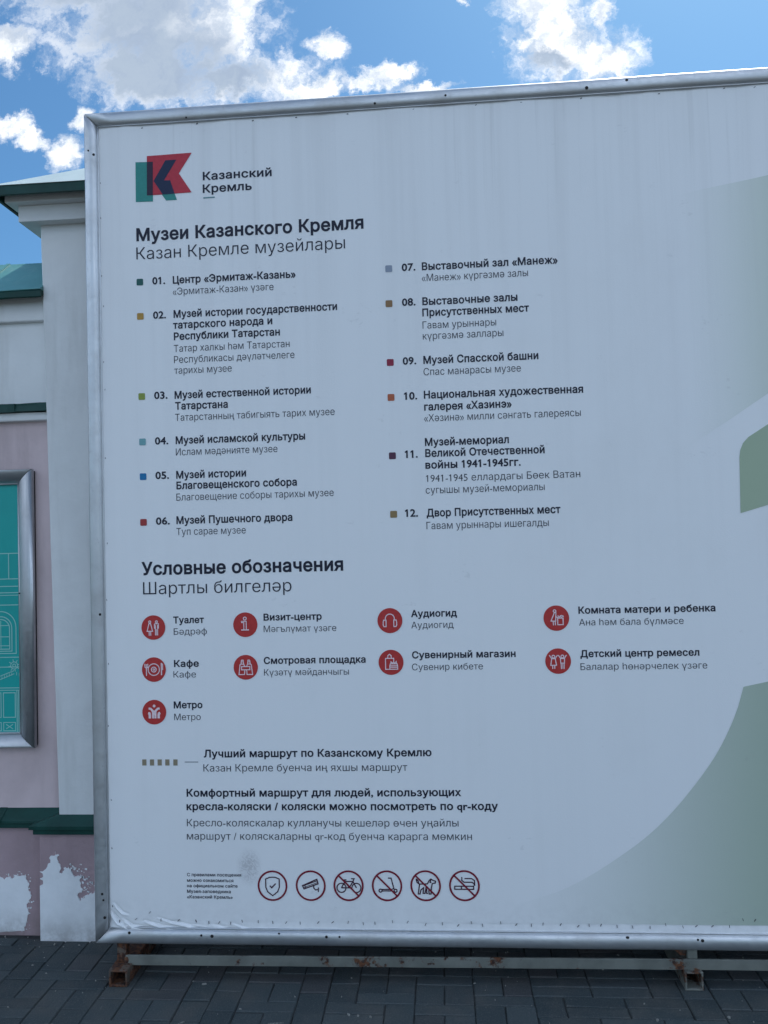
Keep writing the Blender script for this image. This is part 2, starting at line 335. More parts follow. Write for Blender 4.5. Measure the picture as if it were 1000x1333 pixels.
# ------------------------------------------------------------------ measured print layout (metres on the banner plane)
TEXTS = [
 ('Казанский','logo',-0.7988,2.7749,0.2466),
 ('Кремль','logo',-0.7997,2.7298,0.176),
 ('Музеи Казанского Кремля','h1',-1.0416,2.5702,0.8081),
 ('Казан Кремле музейлары','h2',-1.0427,2.5034,0.7429),
 ('01.','b',-0.9874,2.4127,0.0461),
 ('Центр «Эрмитаж-Казань»','b',-0.9136,2.4116,0.438),
 ('«Эрмитаж-Казан» үзәге','l',-0.9143,2.371,0.3597),
 ('02.','b',-0.9868,2.2905,0.0461),
 ('Музей истории государственности','b',-0.9131,2.2904,0.5801),
 ('татарского народа и','b',-0.9157,2.2515,0.3539),
 ('Республики Татарстан','b',-0.9136,2.2112,0.3777),
 ('Татар халкы һәм Татарстан','l',-0.9144,2.1685,0.4116),
 ('Республикасы дәүләтчелеге','l',-0.9143,2.1292,0.4279),
 ('тарихы музее','l',-0.9139,2.0911,0.2052),
 ('03.','b',-0.9878,2.0058,0.0475),
 ('Музей естественной истории','b',-0.9147,2.0038,0.483),
 ('Татарстана','b',-0.9134,1.9652,0.1882),
 ('Татарстанның табигыять тарих музее','l',-0.9141,1.9251,0.5635),
 ('04.','b',-0.9878,1.8452,0.0474),
 ('Музей исламской культуры','b',-0.9137,1.8443,0.4581),
 ('Ислам мәдәнияте музее','l',-0.9136,1.8036,0.3601),
 ('05.','b',-0.988,1.7239,0.0482),
 ('Музей истории','b',-0.914,1.723,0.2485),
 ('Благовещенского собора','b',-0.9138,1.6858,0.4255),
 ('Благовещение соборы тарихы музее','l',-0.9146,1.6451,0.5541),
 ('06.','b',-0.9889,1.564,0.049),
 ('Музей Пушечного двора','b',-0.9161,1.5644,0.4094),
 ('Туп сарае музее','l',-0.9168,1.5248,0.2458),
 ('07.','b',-0.1053,2.4138,0.0472),
 ('Выставочный зал «Манеж»','b',-0.0359,2.4134,0.4614),
 ('«Манеж» күргәзмә залы','l',-0.037,2.3742,0.3609),
 ('08.','b',-0.1078,2.2927,0.0468),
 ('Выставочные залы','b',-0.0377,2.2921,0.3237),
 ('Присутственных мест','b',-0.0388,2.2532,0.3624),
 ('Гавам урыннары','l',-0.039,2.21,0.2503),
 ('күргәзмә заллары','l',-0.0392,2.1724,0.2737),
 ('09.','b',-0.1107,2.0892,0.0462),
 ('Музей Спасской башни','b',-0.0398,2.089,0.3896),
 ('Спас манарасы музее','l',-0.0401,2.0488,0.3297),
 ('10.','b',-0.1095,1.9682,0.0448),
 ('Национальная художественная','b',-0.0416,1.9692,0.5374),
 ('галерея «Хазинэ»','b',-0.0416,1.9283,0.2966),
 ('«Хәзинә» милли сәнгать галереясы','l',-0.0427,1.89,0.5278),
 ('Музей-мемориал','b',-0.0425,1.8068,0.2842),
 ('11.','b',-0.1121,1.7681,0.0439),
 ('Великой Отечественной','b',-0.0425,1.7689,0.4028),
 ('войны 1941-1945гг.','b',-0.0431,1.7289,0.322),
 ('1941-1945 еллардагы Бөек Ватан','l',-0.0418,1.683,0.518),
 ('сугышы музей-мемориалы','l',-0.0442,1.6433,0.4004),
 ('12.','b',-0.1169,1.5667,0.0438),
 ('Двор Присутственных мест','b',-0.0438,1.5651,0.4503),
 ('Гавам урыннары ишегалды','l',-0.045,1.5219,0.4109),
 ('Условные обозначения','h1',-1.0433,1.3896,0.7092),
 ('Шартлы билгеләр','h2',-1.039,1.3212,0.5238),
 ('Туалет','ib',-0.9336,1.2191,0.1093),
 ('Бәдрәф','il',-0.9324,1.1793,0.1176),
 ('Визит-центр','ib',-0.6147,1.223,0.2022),
 ('Мәгълүмат үзәге','il',-0.6148,1.1828,0.2517),
 ('Кафе','ib',-0.9336,1.0686,0.0882),
 ('Кафе','il',-0.9359,1.0314,0.0794),
 ('Смотровая площадка','ib',-0.6171,1.0745,0.3521),
 ('Күзәтү мәйданчыгы','il',-0.6169,1.0341,0.2934),
 ('Метро','ib',-0.937,0.9261,0.1016),
 ('Метро','il',-0.9358,0.885,0.0931),
 ('Аудиогид','ib',-0.1064,1.2256,0.1555),
 ('Аудиогид','il',-0.1062,1.1869,0.1425),
 ('Сувенирный магазин','ib',-0.1066,1.0859,0.3481),
 ('Сувенир кибете','il',-0.1077,1.0454,0.2386),
 ('Комната матери и ребенка','ib',0.4543,1.226,0.4457),
 ('Ана һәм бала бүлмәсе','il',0.4554,1.1858,0.3403),
 ('Детский центр ремесел','ib',0.4556,1.0811,0.3868),
 ('Балалар һөнәрчелек үзәге','il',0.4549,1.0381,0.4113),
 ('Лучший маршрут по Казанскому Кремлю','m',-0.8338,0.7575,0.7839),
 ('Казан Кремле буенча иң яхшы маршрут','ml',-0.8361,0.7087,0.7031),
 ('Комфортный маршрут для людей, использующих','m',-0.8972,0.6239,0.9427),
 ('кресла-коляски / коляски можно посмотреть по qr-коду','m',-0.8981,0.5777,1.0651),
 ('Кресло-коляскалар кулланучы кешеләр өчен уңайлы','ml',-0.8978,0.5223,0.9313),
 ('маршрут / коляскаларны qr-код буенча карарга мөмкин','ml',-0.8986,0.4773,0.9757),
 ('С правилами посещения','s',-0.9004,0.3532,0.1892),
 ('можно ознакомиться','s',-0.9007,0.3342,0.1619),
 ('на официальном сайте','s',-0.9011,0.3158,0.1766),
 ('Музея-заповедника','s',-0.9014,0.2968,0.153),
 ('«Казанский Кремль»','s',-0.9018,0.2782,0.1597),
]
SQUARES = [(-1.0318,2.4223,'green_dark'), (-1.0322,2.3001,'ochre'), (-1.032,2.0158,'olive'), (-1.0319,1.8555,'aqua'), (-1.032,1.7333,'blue'), (-1.0333,1.573,'red'), (-0.1501,2.4241,'slate'), (-0.1526,2.3023,'brown'), (-0.1536,2.0983,'crimson'), (-0.1542,1.9774,'rust'), (-0.1548,1.7765,'plum'), (-0.156,1.5761,'tan')]
ICONS = [('toilet',-1.0044,1.2059), ('visit',-0.679,1.2098), ('cafe',-1.005,1.0604), ('view',-0.6805,1.0638), ('metro',-1.0062,0.9136), ('audio',-0.1786,1.215), ('shop',-0.1785,1.0737), ('mother',0.3804,1.2125), ('kids',0.3817,1.0691)]
RINGS = [('shield',-0.6033,0.3233), ('camera',-0.4719,0.3241), ('bike',-0.3425,0.3249), ('scooter',-0.2122,0.3256), ('dog',-0.0823,0.3264), ('smoke',0.0474,0.3272)]
LG_STEM = [(-1.0404,2.8526), (-0.9775,2.8512), (-0.9799,2.7088), (-1.0416,2.7094)]
LG_LEG = [(-0.9482,2.7325), (-0.9006,2.7321), (-0.893,2.7094), (-0.9323,2.7097)]
LG_RED = [(-0.999,2.873), (-0.8367,2.8754), (-0.8843,2.8039), (-0.8394,2.7334), (-1.0009,2.7311)]
LG_NSTEM = [(-0.9994,2.8516), (-0.9775,2.8512), (-0.9795,2.7314), (-1.0009,2.7314)]
LG_NARM = [(-0.9322,2.8538), (-0.8921,2.8533), (-0.9385,2.7816), (-0.916,2.7812), (-0.9006,2.7321), (-0.9444,2.7318), (-0.9762,2.7821)]
SH_A = [(0.8,2.6207), (1.1283,2.6742), (1.0979,1.9417), (0.9602,1.8521), (0.7666,1.7331)]
SH_B = [(0.993,1.547), (0.9968,1.733), (1.0002,1.7559), (1.0098,1.7786), (1.0279,1.7984), (1.0937,1.8395), (1.0827,1.5723)]
SH_C = [(1.0587,0.9929), (0.9798,0.9764), (0.96,0.9114), (0.9355,0.8503), (0.8878,0.7606), (0.8255,0.6746), (0.7479,0.5811), (0.6709,0.5061), (0.5943,0.4459), (0.4795,0.3704), (0.38,0.3172), (0.2883,0.2864), (0.135,0.2437)]
DASHSQ = [(-1.0447,0.7409), (-1.0174,0.7408), (-0.9901,0.7406), (-0.9629,0.7405), (-0.9344,0.7403)]
DASHLINE = [(-0.9018,0.7415), (-0.8544,0.7412)]
LOGODASH = [(-0.7982,2.7112), (-0.7568,2.7115)]
FOLD0 = [(-1.1625,0.2119), (-1.1454,0.1912), (-1.1108,0.174), (-1.0674,0.169)]
FOLD1 = [(-1.13,0.2018), (-1.0976,0.18), (-1.05,0.1721), (-0.9246,0.1663)]
FOLD2 = [(-1.0517,0.1962), (-0.9892,0.1781), (-0.8815,0.1697)]
FOLD3 = [(-0.9456,0.1952), (-0.8685,0.1731), (-0.7957,0.1676)]
FOLD4 = [(-1.1733,0.2265), (-1.1625,0.2119), (-1.1432,0.1933), (-1.1193,0.1873)]
FOLD5 = [(-1.1883,0.241), (-1.1824,0.2034), (-1.1784,0.1783)]
FOLD6 = [(-0.8168,0.186), (-0.7528,0.1722), (-0.689,0.1675)]
PATCH_L = [(-1.8886,0.2139), (-1.8276,0.218), (-1.783,0.2144), (-1.7465,0.2184), (-1.7101,0.2167), (-1.6858,0.2245), (-1.6476,0.2235), (-1.6397,0.2075), (-1.6321,0.1694), (-1.6285,0.1312), (-1.633,0.0931), (-1.6417,0.0396), (-1.6481,0.0129), (-1.6984,0.0094), (-1.7488,0.0062), (-1.8907,-0.0029)]
PATCH_R = [(-1.5527,0.2579), (-1.5407,0.2655), (-1.5286,0.2843), (-1.5204,0.3069), (-1.5085,0.3182), (-1.4984,0.3352), (-1.4946,0.322), (-1.4828,0.3183), (-1.487,0.2995), (-1.4775,0.277), (-1.4817,0.2545), (-1.4657,0.2733), (-1.446,0.2771), (-1.4345,0.2547), (-1.4229,0.2416), (-1.3955,0.2362), (-1.3978,0.2137), (-1.3903,0.1913), (-1.4045,0.1576), (-1.4027,0.1464), (-1.3848,0.1614), (-1.3533,0.1766), (-1.3257,0.1917), (-1.1702,0.1853), (-1.1733,0.0034), (-1.3598,0.0032), (-1.5008,0.0016), (-1.5559,0.001), (-1.556,0.1527)]
RIVETS = [(-1.2057,2.8978), (-1.1877,2.8828), (-1.1946,0.2979), (-1.1908,0.2771), (-1.1876,0.2174), (-1.1883,1.2562), (-0.8494,0.1613), (-0.8122,0.1591), (-0.4199,0.1608), (-0.5819,0.1692), (-0.3757,0.1613), (-1.1017,0.1664), (0.5753,0.169), (0.7977,0.1641), (0.8121,0.1618), (0.5728,0.169), (0.062,3.0102), (0.5398,3.0037), (0.6732,3.0208), (-0.182,3), (-0.8501,2.9906)]


# ================================================================== ground
gb = bmesh.new(); s_ = 600
vs = [gb.verts.new(q) for q in ((-s_, -s_, -.05), (s_, -s_, -.05), (s_, s_, -.05), (-s_, s_, -.05))]; gb.faces.new(vs)
from_bm('ground', gb, 'ground', kind='structure')
pb = bmesh.new()
PX0, PX1, PY0, PY1 = -7.0, 7.0, -3.0, 2.93
nx, ny = 70, 40
grid = [[pb.verts.new((PX0+(PX1-PX0)*i/nx, PY0+(PY1-PY0)*j/ny, -.0055+.002*noise.noise(Vector((i*.7, j*.7, 0))))) for j in range(ny+1)] for i in range(nx+1)]
for i in range(nx):
    for j in range(ny): pb.faces.new((grid[i][j], grid[i+1][j], grid[i+1][j+1], grid[i][j+1]))
pavement = from_bm('pavement', pb, 'bed', kind='structure')
CW, CH = .0955, .0535
def paver_mesh(w, h, seed, n=1):
    rr = random.Random(seed); bm = bmesh.new(); gap = .0016; c = .0028
    w2, h2 = w/2-gap, h/2-gap
    j = lambda a: rr.uniform(-a, a)
    cor = [(-w2+j(.0015), -h2+j(.0015)), (w2+j(.0015), -h2+j(.0015)), (w2+j(.0015), h2+j(.0015)), (-w2+j(.0015), h2+j(.0015))]
    lo = [bm.verts.new((x, y, -.03)) for x, y in cor]; md = [bm.verts.new((x, y, -.0032+j(.0006))) for x, y in cor]
    tp = [bm.verts.new((x-math.copysign(c, x), y-math.copysign(c, y), j(.0007))) for x, y in cor]
    for k in range(4):
        q = (k+1) % 4
        bm.faces.new((lo[k], lo[q], md[q], md[k])); bm.faces.new((md[k], md[q], tp[q], tp[k]))
    bm.faces.new(tp)
    me = bpy.data.meshes.new('paver'); bm.normal_update(); bm.to_mesh(me); bm.free(); me.materials.append(M['paver']); return me
bars = [paver_mesh(2*CW, CH, k) for k in range(6)]; sqs = [paver_mesh(CW, 2*CH, 50+k) for k in range(6)]
cells = []
ni, nj = int((PX1-PX0)/CW)-2, int((PY1-PY0)/CH)
used = set(); rg = random.Random(11)
for j in range(nj-1, -1, -1):
    for i in range(ni):
        if (i, j) in used: continue
        right_free = i+1 < ni and (i+1, j) not in used
        down_free = j-1 >= 0 and (i, j-1) not in used
        bar = right_free and (rg.random() < .55 or not down_free)
        if bar:
            used |= {(i, j), (i+1, j)}; cells.append((PX0+(i+1)*CW, PY0+(j+.5)*CH, 0))
        elif down_free:
            used |= {(i, j), (i, j-1)}; cells.append((PX0+(i+.5)*CW, PY0+j*CH, 1))
def in_view(x, y):
    v = Vector((x, y, 0))-Vector((0, 0, 1.5)); dz = v.dot(fw)
    if dz < .2: return None
    px = 500+1000*v.dot(r1)/dz; py = 666.5-1000*v.dot(u1)/dz
    return (px, py)
def score(c):
    q = in_view(c[0], c[1])
    if q is None: return 1e9
    return math.hypot(max(0, -q[0]-25, q[0]-1025), max(0, q[1]-1345)*2.0) + (0 if c[1] < 2.93 else 50)
cells.sort(key=score)
ind, rest = cells[:298], cells[298:]
for (x, y, k) in ind:
    o = bpy.data.objects.new('paver', (sqs if k else bars)[rg.randrange(6)]); C.objects.link(o); o.parent = pavement
    o.location = (x, y, rg.gauss(0, .0007)); o.rotation_euler = (rg.gauss(0, .004), rg.gauss(0, .004), rg.gauss(0, .006)+(math.pi if rg.random() < .5 else 0))
V, F, tone = [], [], []
for (x, y, k) in rest:
    me = (sqs if k else bars)[rg.randrange(6)]; b0 = len(V); dz = rg.gauss(0, .001); t_ = rg.random()
    V += [(v.co.x+x, v.co.y+y, v.co.z+dz) for v in me.vertices]; tone += [t_]*len(me.vertices)
    F += [tuple(b0+i for i in p_.vertices) for p_ in me.polygons]
me = bpy.data.meshes.new('paver_field'); me.from_pydata(V, [], F); at = me.attributes.new('tone', 'FLOAT', 'POINT'); at.data.foreach_set('value', tone)
link('paver_field', me, 'paver', pavement, kind='stuff')
# grit, sand and chips of paint lying in the joints
gb = bmesh.new()
def chip(x, y, s, z=.001):
    a0 = rg.uniform(0, 6.28); n = rg.randint(4, 6); st = rg.uniform(1, 2.6); th = rg.uniform(0, 3.14)
    pts = []
    for i in range(n):
        q = a0+6.283*i/n; r_ = s*rg.uniform(.6, 1.1); px, py = r_*math.cos(q)*st, r_*math.sin(q)
        pts.append((x+px*math.cos(th)-py*math.sin(th), y+px*math.sin(th)+py*math.cos(th)))
    top = [gb.verts.new((px, py, z+s*rg.uniform(.3, .8))) for px, py in pts]; bot = [gb.verts.new((x+(px-x)*1.15, y+(py-y)*1.15, z-.002)) for px, py in pts]
    gb.faces.new(top)
    for i in range(n): gb.faces.new((bot[i], bot[(i+1) % n], top[(i+1) % n], top[i]))
for _ in range(120): chip(rg.uniform(-2.1, 1.6), rg.uniform(2.2, 2.88), rg.uniform(.0008, .0024))
for (x, y) in ((-1.49, 2.84), (-1.50, 2.70), (-1.15, 2.64), (-.33, 2.45), (-.26, 2.44), (-.30, 2.445), (-1.33, 2.35), (.62, 2.45), (-.84, 2.60), (.84, 2.47)): chip(x, y, rg.uniform(.003, .0055))
for _ in range(26): chip(rg.uniform(-1.9, -1.2), 2.895-abs(rg.gauss(0, .03)) if rg.random() < .5 else 2.86-abs(rg.gauss(0, .03)), rg.uniform(.0008, .0022))
for (x, y, an, ln) in ((-1.10, 2.36, .5, .05), (-.86, 2.385, .75, .05), (-.78, 2.37, .8, .04), (-1.28, 2.372, .06, .06), (.38, 2.40, 1.4, .05), (-.55, 2.40, .1, .05)):
    for k in range(14):
        q = (k/14-.5)*ln; chip(x+q*math.cos(an), y+q*math.sin(an), rg.uniform(.0009, .0018))
grit = from_bm('loose_grit', gb, 'grit', kind='stuff'); grit['label'] = 'pale crumbs of grit and paint scattered over the dark pavers'; grit['category'] = 'grit'

# ================================================================== boundary wall
WX0, WX1, WY = -6.5, 6.0, 2.93
wall = thing('boundary_wall', 'low pink and white plastered wall with teal sheet coping behind the big board', 'wall', (-1.7, WY, 0), kind='thing')
box('wall_panel', WX0, WX1, WY, 3.34, .41, 2.0, 'pink', wall, 0)
box('plinth', WX0, WX1, 2.915, 3.35, -.06, .4095, 'plinth', wall, .004)
extrude_profile('lower_ledge', [(2.932, .480), (2.884, .4495), (2.880, .446), (2.8795, .4365), (2.887, .4335), (2.887, .417), (2.893, .413), (2.932, .4115)], WX0, WX1, 'green', wall, .0016, 160)
extrude_profile('string_moulding', [(2.9315, 1.993), (2.906, 1.9955), (2.9035, 1.999), (2.9035, 2.026), (2.9315, 2.030)], WX0, WX1, 'white', wall, .0012, 80)
extrude_profile('string_flashing', [(2.945, 2.072), (2.892, 2.062), (2.888, 2.054), (2.887, 2.030), (2.893, 2.0285), (2.896, 2.0325), (2.945, 2.0325)], WX0, WX1, 'green', wall, .009, 260)
box('frieze', WX0, WX1, 2.937, 3.33, 2.031, 2.394, 'white', wall, 0)
extrude_profile('frieze_band', [(2.938, 2.392), (2.919, 2.394), (2.916, 2.398), (2.916, 2.52), (3.33, 2.52), (3.33, 2.392)], WX0, WX1, 'white', wall, .001, 60)
for (xa, xb, ns) in ((WX0, -1.524, 130), (-.90, WX1, 130)):
    extrude_profile('coping_lip', [(2.861, 2.4985), (2.8585, 2.4935), (2.859, 2.474), (2.866, 2.470), (2.869, 2.480), (2.915, 2.492), (2.915, 2.4985)], xa, xb, 'green', wall, .003, ns)
    extrude_profile('coping', [(2.857, 2.5015), (3.10, 2.696), (3.343, 2.5015), (3.343, 2.4995), (2.857, 2.4992)], xa, xb, 'teal_roof', wall, .0035, ns)

for xs_m in (-4.1, -2.95, -1.80, 1.4, 2.6):
    extrude_profile('sheet_seam', [(2.8555, 2.5045), (3.099, 2.6995), (3.103, 2.694), (2.8585, 2.4985), (2.8575, 2.473), (2.8555, 2.473)], xs_m, xs_m+.016, 'teal_roof', wall)
    extrude_profile('sheet_seam', [(2.8862, 2.058), (2.8862, 2.0275), (2.8895, 2.0275), (2.8895, 2.061)], xs_m+.12, xs_m+.15, 'green', wall)
    extrude_profile('sheet_seam', [(2.877, .4475), (2.877, .4355), (2.882, .4355), (2.934, .479), (2.934, .4825)], xs_m+.05, xs_m+.08, 'green', wall)

# flaky whitewash patches
def ragged(poly, amp, levels, seed):
    rr = random.Random(seed); pts = [Vector(q) for q in poly]
    for L in range(levels):
        out = []
        for i in range(len(pts)):
            A, B = pts[i], pts[(i+1) % len(pts)]; dvec = B-A
            nrm = Vector((-dvec.y, dvec.x))
            k = amp/(L*.6+1)*min(dvec.length, .05)*rr.uniform(-1, 1)*(.12 if max(A.y, B.y) < .03 else 1)
            out += [A, (A+B)/2+nrm.normalized()*k if dvec.length > .003 else (A+B)/2]
        pts = out
    return pts
def patch(name, poly, yface, parent, seed, flat_x=None, flecks=()):
    pts = ragged([q for q in poly], .42, 4, seed)
    bm = bmesh.new(); ox, oy, oz = parent.location
    P2 = []
    for q in pts:
        z = q.y if q.y > .016 else (-.02 if flat_x is not None else q.y)
        if flat_x is not None and abs(q.x-flat_x) < .012: q = Vector((flat_x+.001, q.y))
        P2.append((q.x-ox, z-oz))
    L2 = np.array(P2); ccw = np.sum(L2[:, 0]*np.roll(L2[:, 1], -1)-np.roll(L2[:, 0], -1)*L2[:, 1]) > 0
    V2, F2 = fill_outline([L2], 1 if ccw else -1, 1e-6)
    tv = [bm.verts.new((x, yface-.0024-oy, z)) for x, z in V2]
    for t3 in F2:
        try: bm.faces.new([tv[i] for i in t3])
        except ValueError: pass
    bd = [e for e in bm.edges if len(e.link_faces) == 1]
    ex = bmesh.ops.extrude_edge_only(bm, edges=bd); bmesh.ops.translate(bm, vec=(0, .0034, 0), verts=[v for v in ex['geom'] if isinstance(v, bmesh.types.BMVert)])
    rr = random.Random(seed+5)
    for (fx, fz, s) in flecks:
        n = rr.randint(5, 8); st = rr.uniform(.6, 1.6); th = rr.uniform(-.6, .6)
        ring = []
        for i in range(n):
            q = 6.283*i/n; rad = s*rr.uniform(.45, 1.15); dx, dz = rad*math.cos(q)*st, rad*math.sin(q)
            ring.append(bm.verts.new((fx+dx*math.cos(th)-dz*math.sin(th)-ox, yface-oy-.0014, max(.004, fz+dx*math.sin(th)+dz*math.cos(th))-oz)))
        bm.faces.new(ring)
    bm.normal_update()
    for f in bm.faces:
        if f.normal.y > .5: f.normal_flip()
    return from_bm(name, bm, 'patch', parent)
rr = random.Random(3)
fl = []
for k in range(60):
    i = rr.randrange(3, 12); A, B = Vector(PATCH_L[i]), Vector(PATCH_L[i+1]); t_ = rr.random(); q = A.lerp(B, t_); fl.append((q.x+rr.gauss(0, .008), q.y+rr.gauss(0, .008), rr.uniform(.001, .004)))
patch('whitewash_patch', [(max(x, -2.3) if x < -1.8 else x, z) for x, z in PATCH_L], 2.9148, wall, 4, flecks=fl)

# ================================================================== gate pillar with cap
PXR = -.86
pil = thing('wall_pillar', 'tall white plastered pillar with stepped cap and pale sheet roof, left of the big board', 'pillar', (-1.2, 2.88, 0), kind='thing')
bm = bmesh.new()
prof = [(-1.5345, 2.76), (-1.4885, .452)]
NZ = 40; L_, R_ = [], []
for i in range(NZ+1):
    t_ = i/NZ; z = .452+(2.763-.452)*t_
    xl = -1.4885-(1.5345-1.4885)*t_ + .0012*noise.noise(Vector((0, 0, z*5)))
    L_.append([bm.verts.new((xl+1.2+.006*k_, (0 if k_ else .006), z)) for k_ in (0, 1)]+[bm.verts.new((xl+1.2, .5, z))]); R_.append([bm.verts.new((PXR+1.2, 0, z)), bm.verts.new((PXR+1.2, .5, z))])
for i in range(NZ):
    a_, b_, c_, d_ = L_[i], L_[i+1], R_[i], R_[i+1]
    bm.faces.new((a_[1], c_[0], d_[0], b_[1])); bm.faces.new((a_[0], a_[1], b_[1], b_[0])); bm.faces.new((a_[2], a_[0], b_[0], b_[2])); bm.faces.new((c_[0], c_[1], d_[1], d_[0]))
bmesh.ops.recalc_face_normals(bm, faces=bm.faces[:])
from_bm('shaft', bm, 'white', pil)
box('cap_moulding', -1.597, PXR+.06, 2.835, 3.43, 2.7586, 2.8215, 'white', pil, .003)
box('cap_moulding', -1.6315, PXR+.095, 2.80, 3.465, 2.8212, 2.862, 'white', pil, .003)
# eave: lip and pyramid roof
ex0, ex1, ey0, ey1, ez = -1.66, PXR+.13, 2.75, 3.55, 2.864
bm = bmesh.new()
for (x0, x1, y0, y1) in ((ex0, ex1, ey0, ey0+.012), (ex0, ex1, ey1-.012, ey1), (ex0, ex0+.012, ey0+.0121, ey1-.0121), (ex1-.012, ex1, ey0+.0121, ey1-.0121)):
    add_box(bm, x0+1.2, x1+1.2, y0-2.88, y1-2.88, ez-.035, ez-.0002)
add_box(bm, ex0+.013+1.2, ex1-.013+1.2, ey0+.013-2.88, ey1-.013-2.88, ez-.0025, ez-.0004)
bmesh.ops.recalc_face_normals(bm, faces=bm.faces[:])
from_bm('eave_lip', bm, 'green', pil)
bm = bmesh.new(); ap = ((ex0+ex1)/2+1.2, (ey0+ey1)/2-2.88, ez+.285)
cs = [bm.verts.new((x+1.2, y-2.88, ez)) for x, y in ((ex0-.004, ey0-.004), (ex1+.004, ey0-.004), (ex1+.004, ey1+.004), (ex0-.004, ey1+.004))]; av = bm.verts.new(ap)
for k in range(4): bm.faces.new((cs[k], cs[(k+1) % 4], av))
bm.faces.new(cs[::-1])
from_bm('cap_roof', bm, 'zinc', pil)
bm = bmesh.new()                                                    # standing seams on the pyramid
for k in range(4):
    A, B = Vector(cs[k].co) if False else None, None
bm.free()
box('plinth', -1.5610, PXR+.06, 2.870, 3.44, -.06, .404, 'plinth', pil, .004)
lw, lf = -1.5885, 2.842
bm = bmesh.new(); o_ = Vector((1.2, -2.88, 0))
def LV(x, y, z): return bm.verts.new(Vector((x, y, z))+o_)
A1, A2, A3, A4 = LV(-1.489, 3.4, .470), LV(-1.489, 2.8795, .470), LV(PXR+.001, 2.8795, .470), LV(PXR+.001, 3.4, .470)
B1, B2, B3, B4 = LV(lw, 3.4, .438), LV(lw, lf, .438), LV(PXR+.1, lf, .438), LV(PXR+.1, 3.4, .438)
D1, D2, D3, D4 = LV(lw, 3.4, .425), LV(lw, lf, .425), LV(PXR+.1, lf, .425), LV(PXR+.1, 3.4, .425)
E1, E2, E3, E4 = LV(lw+.012, 3.4, .422), LV(lw+.012, lf+.010, .422), LV(PXR+.088, lf+.010, .422), LV(PXR+.088, 3.4, .422)
G1, G2, G3, G4 = LV(lw+.012, 3.4, .404), LV(lw+.012, lf+.010, .404), LV(PXR+.088, lf+.010, .404), LV(PXR+.088, 3.4, .404)
for (p1, p2) in (((A1, A2, A3, A4), (B1, B2, B3, B4)), ((B1, B2, B3, B4), (D1, D2, D3, D4)), ((D1, D2, D3, D4), (E1, E2, E3, E4)), ((E1, E2, E3, E4), (G1, G2, G3, G4))):
    for k in range(3): bm.faces.new((p1[k], p1[k+1], p2[k+1], p2[k]))
bm.faces.new((G1, G2, G3, G4)); bmesh.ops.recalc_face_normals(bm, faces=bm.faces[:])
from_bm('lower_ledge', bm, 'green', pil)
fl = []
for (cx, cz, n, s1, s2) in ((-1.425, .27, 14, .02, .012), (-1.45, .26, 14, .015, .02), (-1.53, .255, 6, .006, .012), (-1.385, .245, 24, .02, .018), (-1.36, .20, 30, .012, .02), (-1.37, .15, 22, .012, .02), (-1.50, .31, 5, .006, .006)):
    for k in range(n): fl.append((cx+rr.gauss(0, s1), cz+rr.gauss(0, s2), rr.uniform(.001, .0055)))
patch('whitewash_patch', PATCH_R, 2.8698, pil, 9, flat_x=-1.561, flecks=fl)

# ================================================================== framed displays: half-round aluminium rails
def rail(name, A, B, W_, D_, inward, yfront, parent, m='alu', prof_n=10, gap=.0015, nl=1, dent=0):
    """A,B outer corner points (x,z); inward = unit (x,z); mitred at both ends; bulges towards -Y from yfront+D_"""
    ox, oy, oz = parent.location
    A, B = Vector(A), Vector(B); L = (B-A).length; t = (B-A)/L; n = Vector(inward)
    bm = bmesh.new(); pr = [(0.0, D_)]
    for k in range(prof_n+1):
        th = math.pi*k/prof_n
        w = W_/2-W_/2*math.cos(th); dd_ = D_*.62*(1-math.sin(th)**.75)
        pr.append((w, dd_))
    pr += [(W_+.0004, .0105), (W_+.005, .0115), (W_+.005, D_)]
    rings = []
    for s in range(nl+1):
        ring = []
        for (w, dp) in pr:
            lo, hi = w+gap, L-w-gap
            pnt = A+t*(lo+(hi-lo)*s/nl)+n*w
            dz = dent*noise.noise(Vector((pnt.x*3, w*20, pnt.y*3)))
            ring.append(bm.verts.new((pnt.x-ox, yfront+dp+dz-oy, pnt.y-oz)))
        rings.append(ring)
    for s in range(nl):
        for j in range(len(pr)-1): bm.faces.new((rings[s][j], rings[s][j+1], rings[s+1][j+1], rings[s+1][j]))
    bm.faces.new(rings[0]); bm.faces.new(rings[-1][::-1])
    bmesh.ops.recalc_face_normals(bm, faces=bm.faces[:])
    me = bpy.data.meshes.new(name); bm.to_mesh(me); bm.free()
    for p_ in me.polygons: p_.use_smooth = len(p_.vertices) == 4
    return link(name, me, m, parent)
def dot_mesh(r, d, n=12):
    bm = bmesh.new(); c0 = [bm.verts.new((r*math.cos(6.2832*k/n), 0, r*math.sin(6.2832*k/n))) for k in range(n)]
    c1 = [bm.verts.new((r*.75*math.cos(6.2832*k/n), -d, r*.75*math.sin(6.2832*k/n))) for k in range(n)]
    for k in range(n): bm.faces.new((c0[k], c0[(k+1) % n], c1[(k+1) % n], c1[k]))
    bm.faces.new(c1); bmesh.ops.recalc_face_normals(bm, faces=bm.faces[:])
    me = bpy.data.meshes.new('rivet'); bm.to_mesh(me); bm.free(); return me

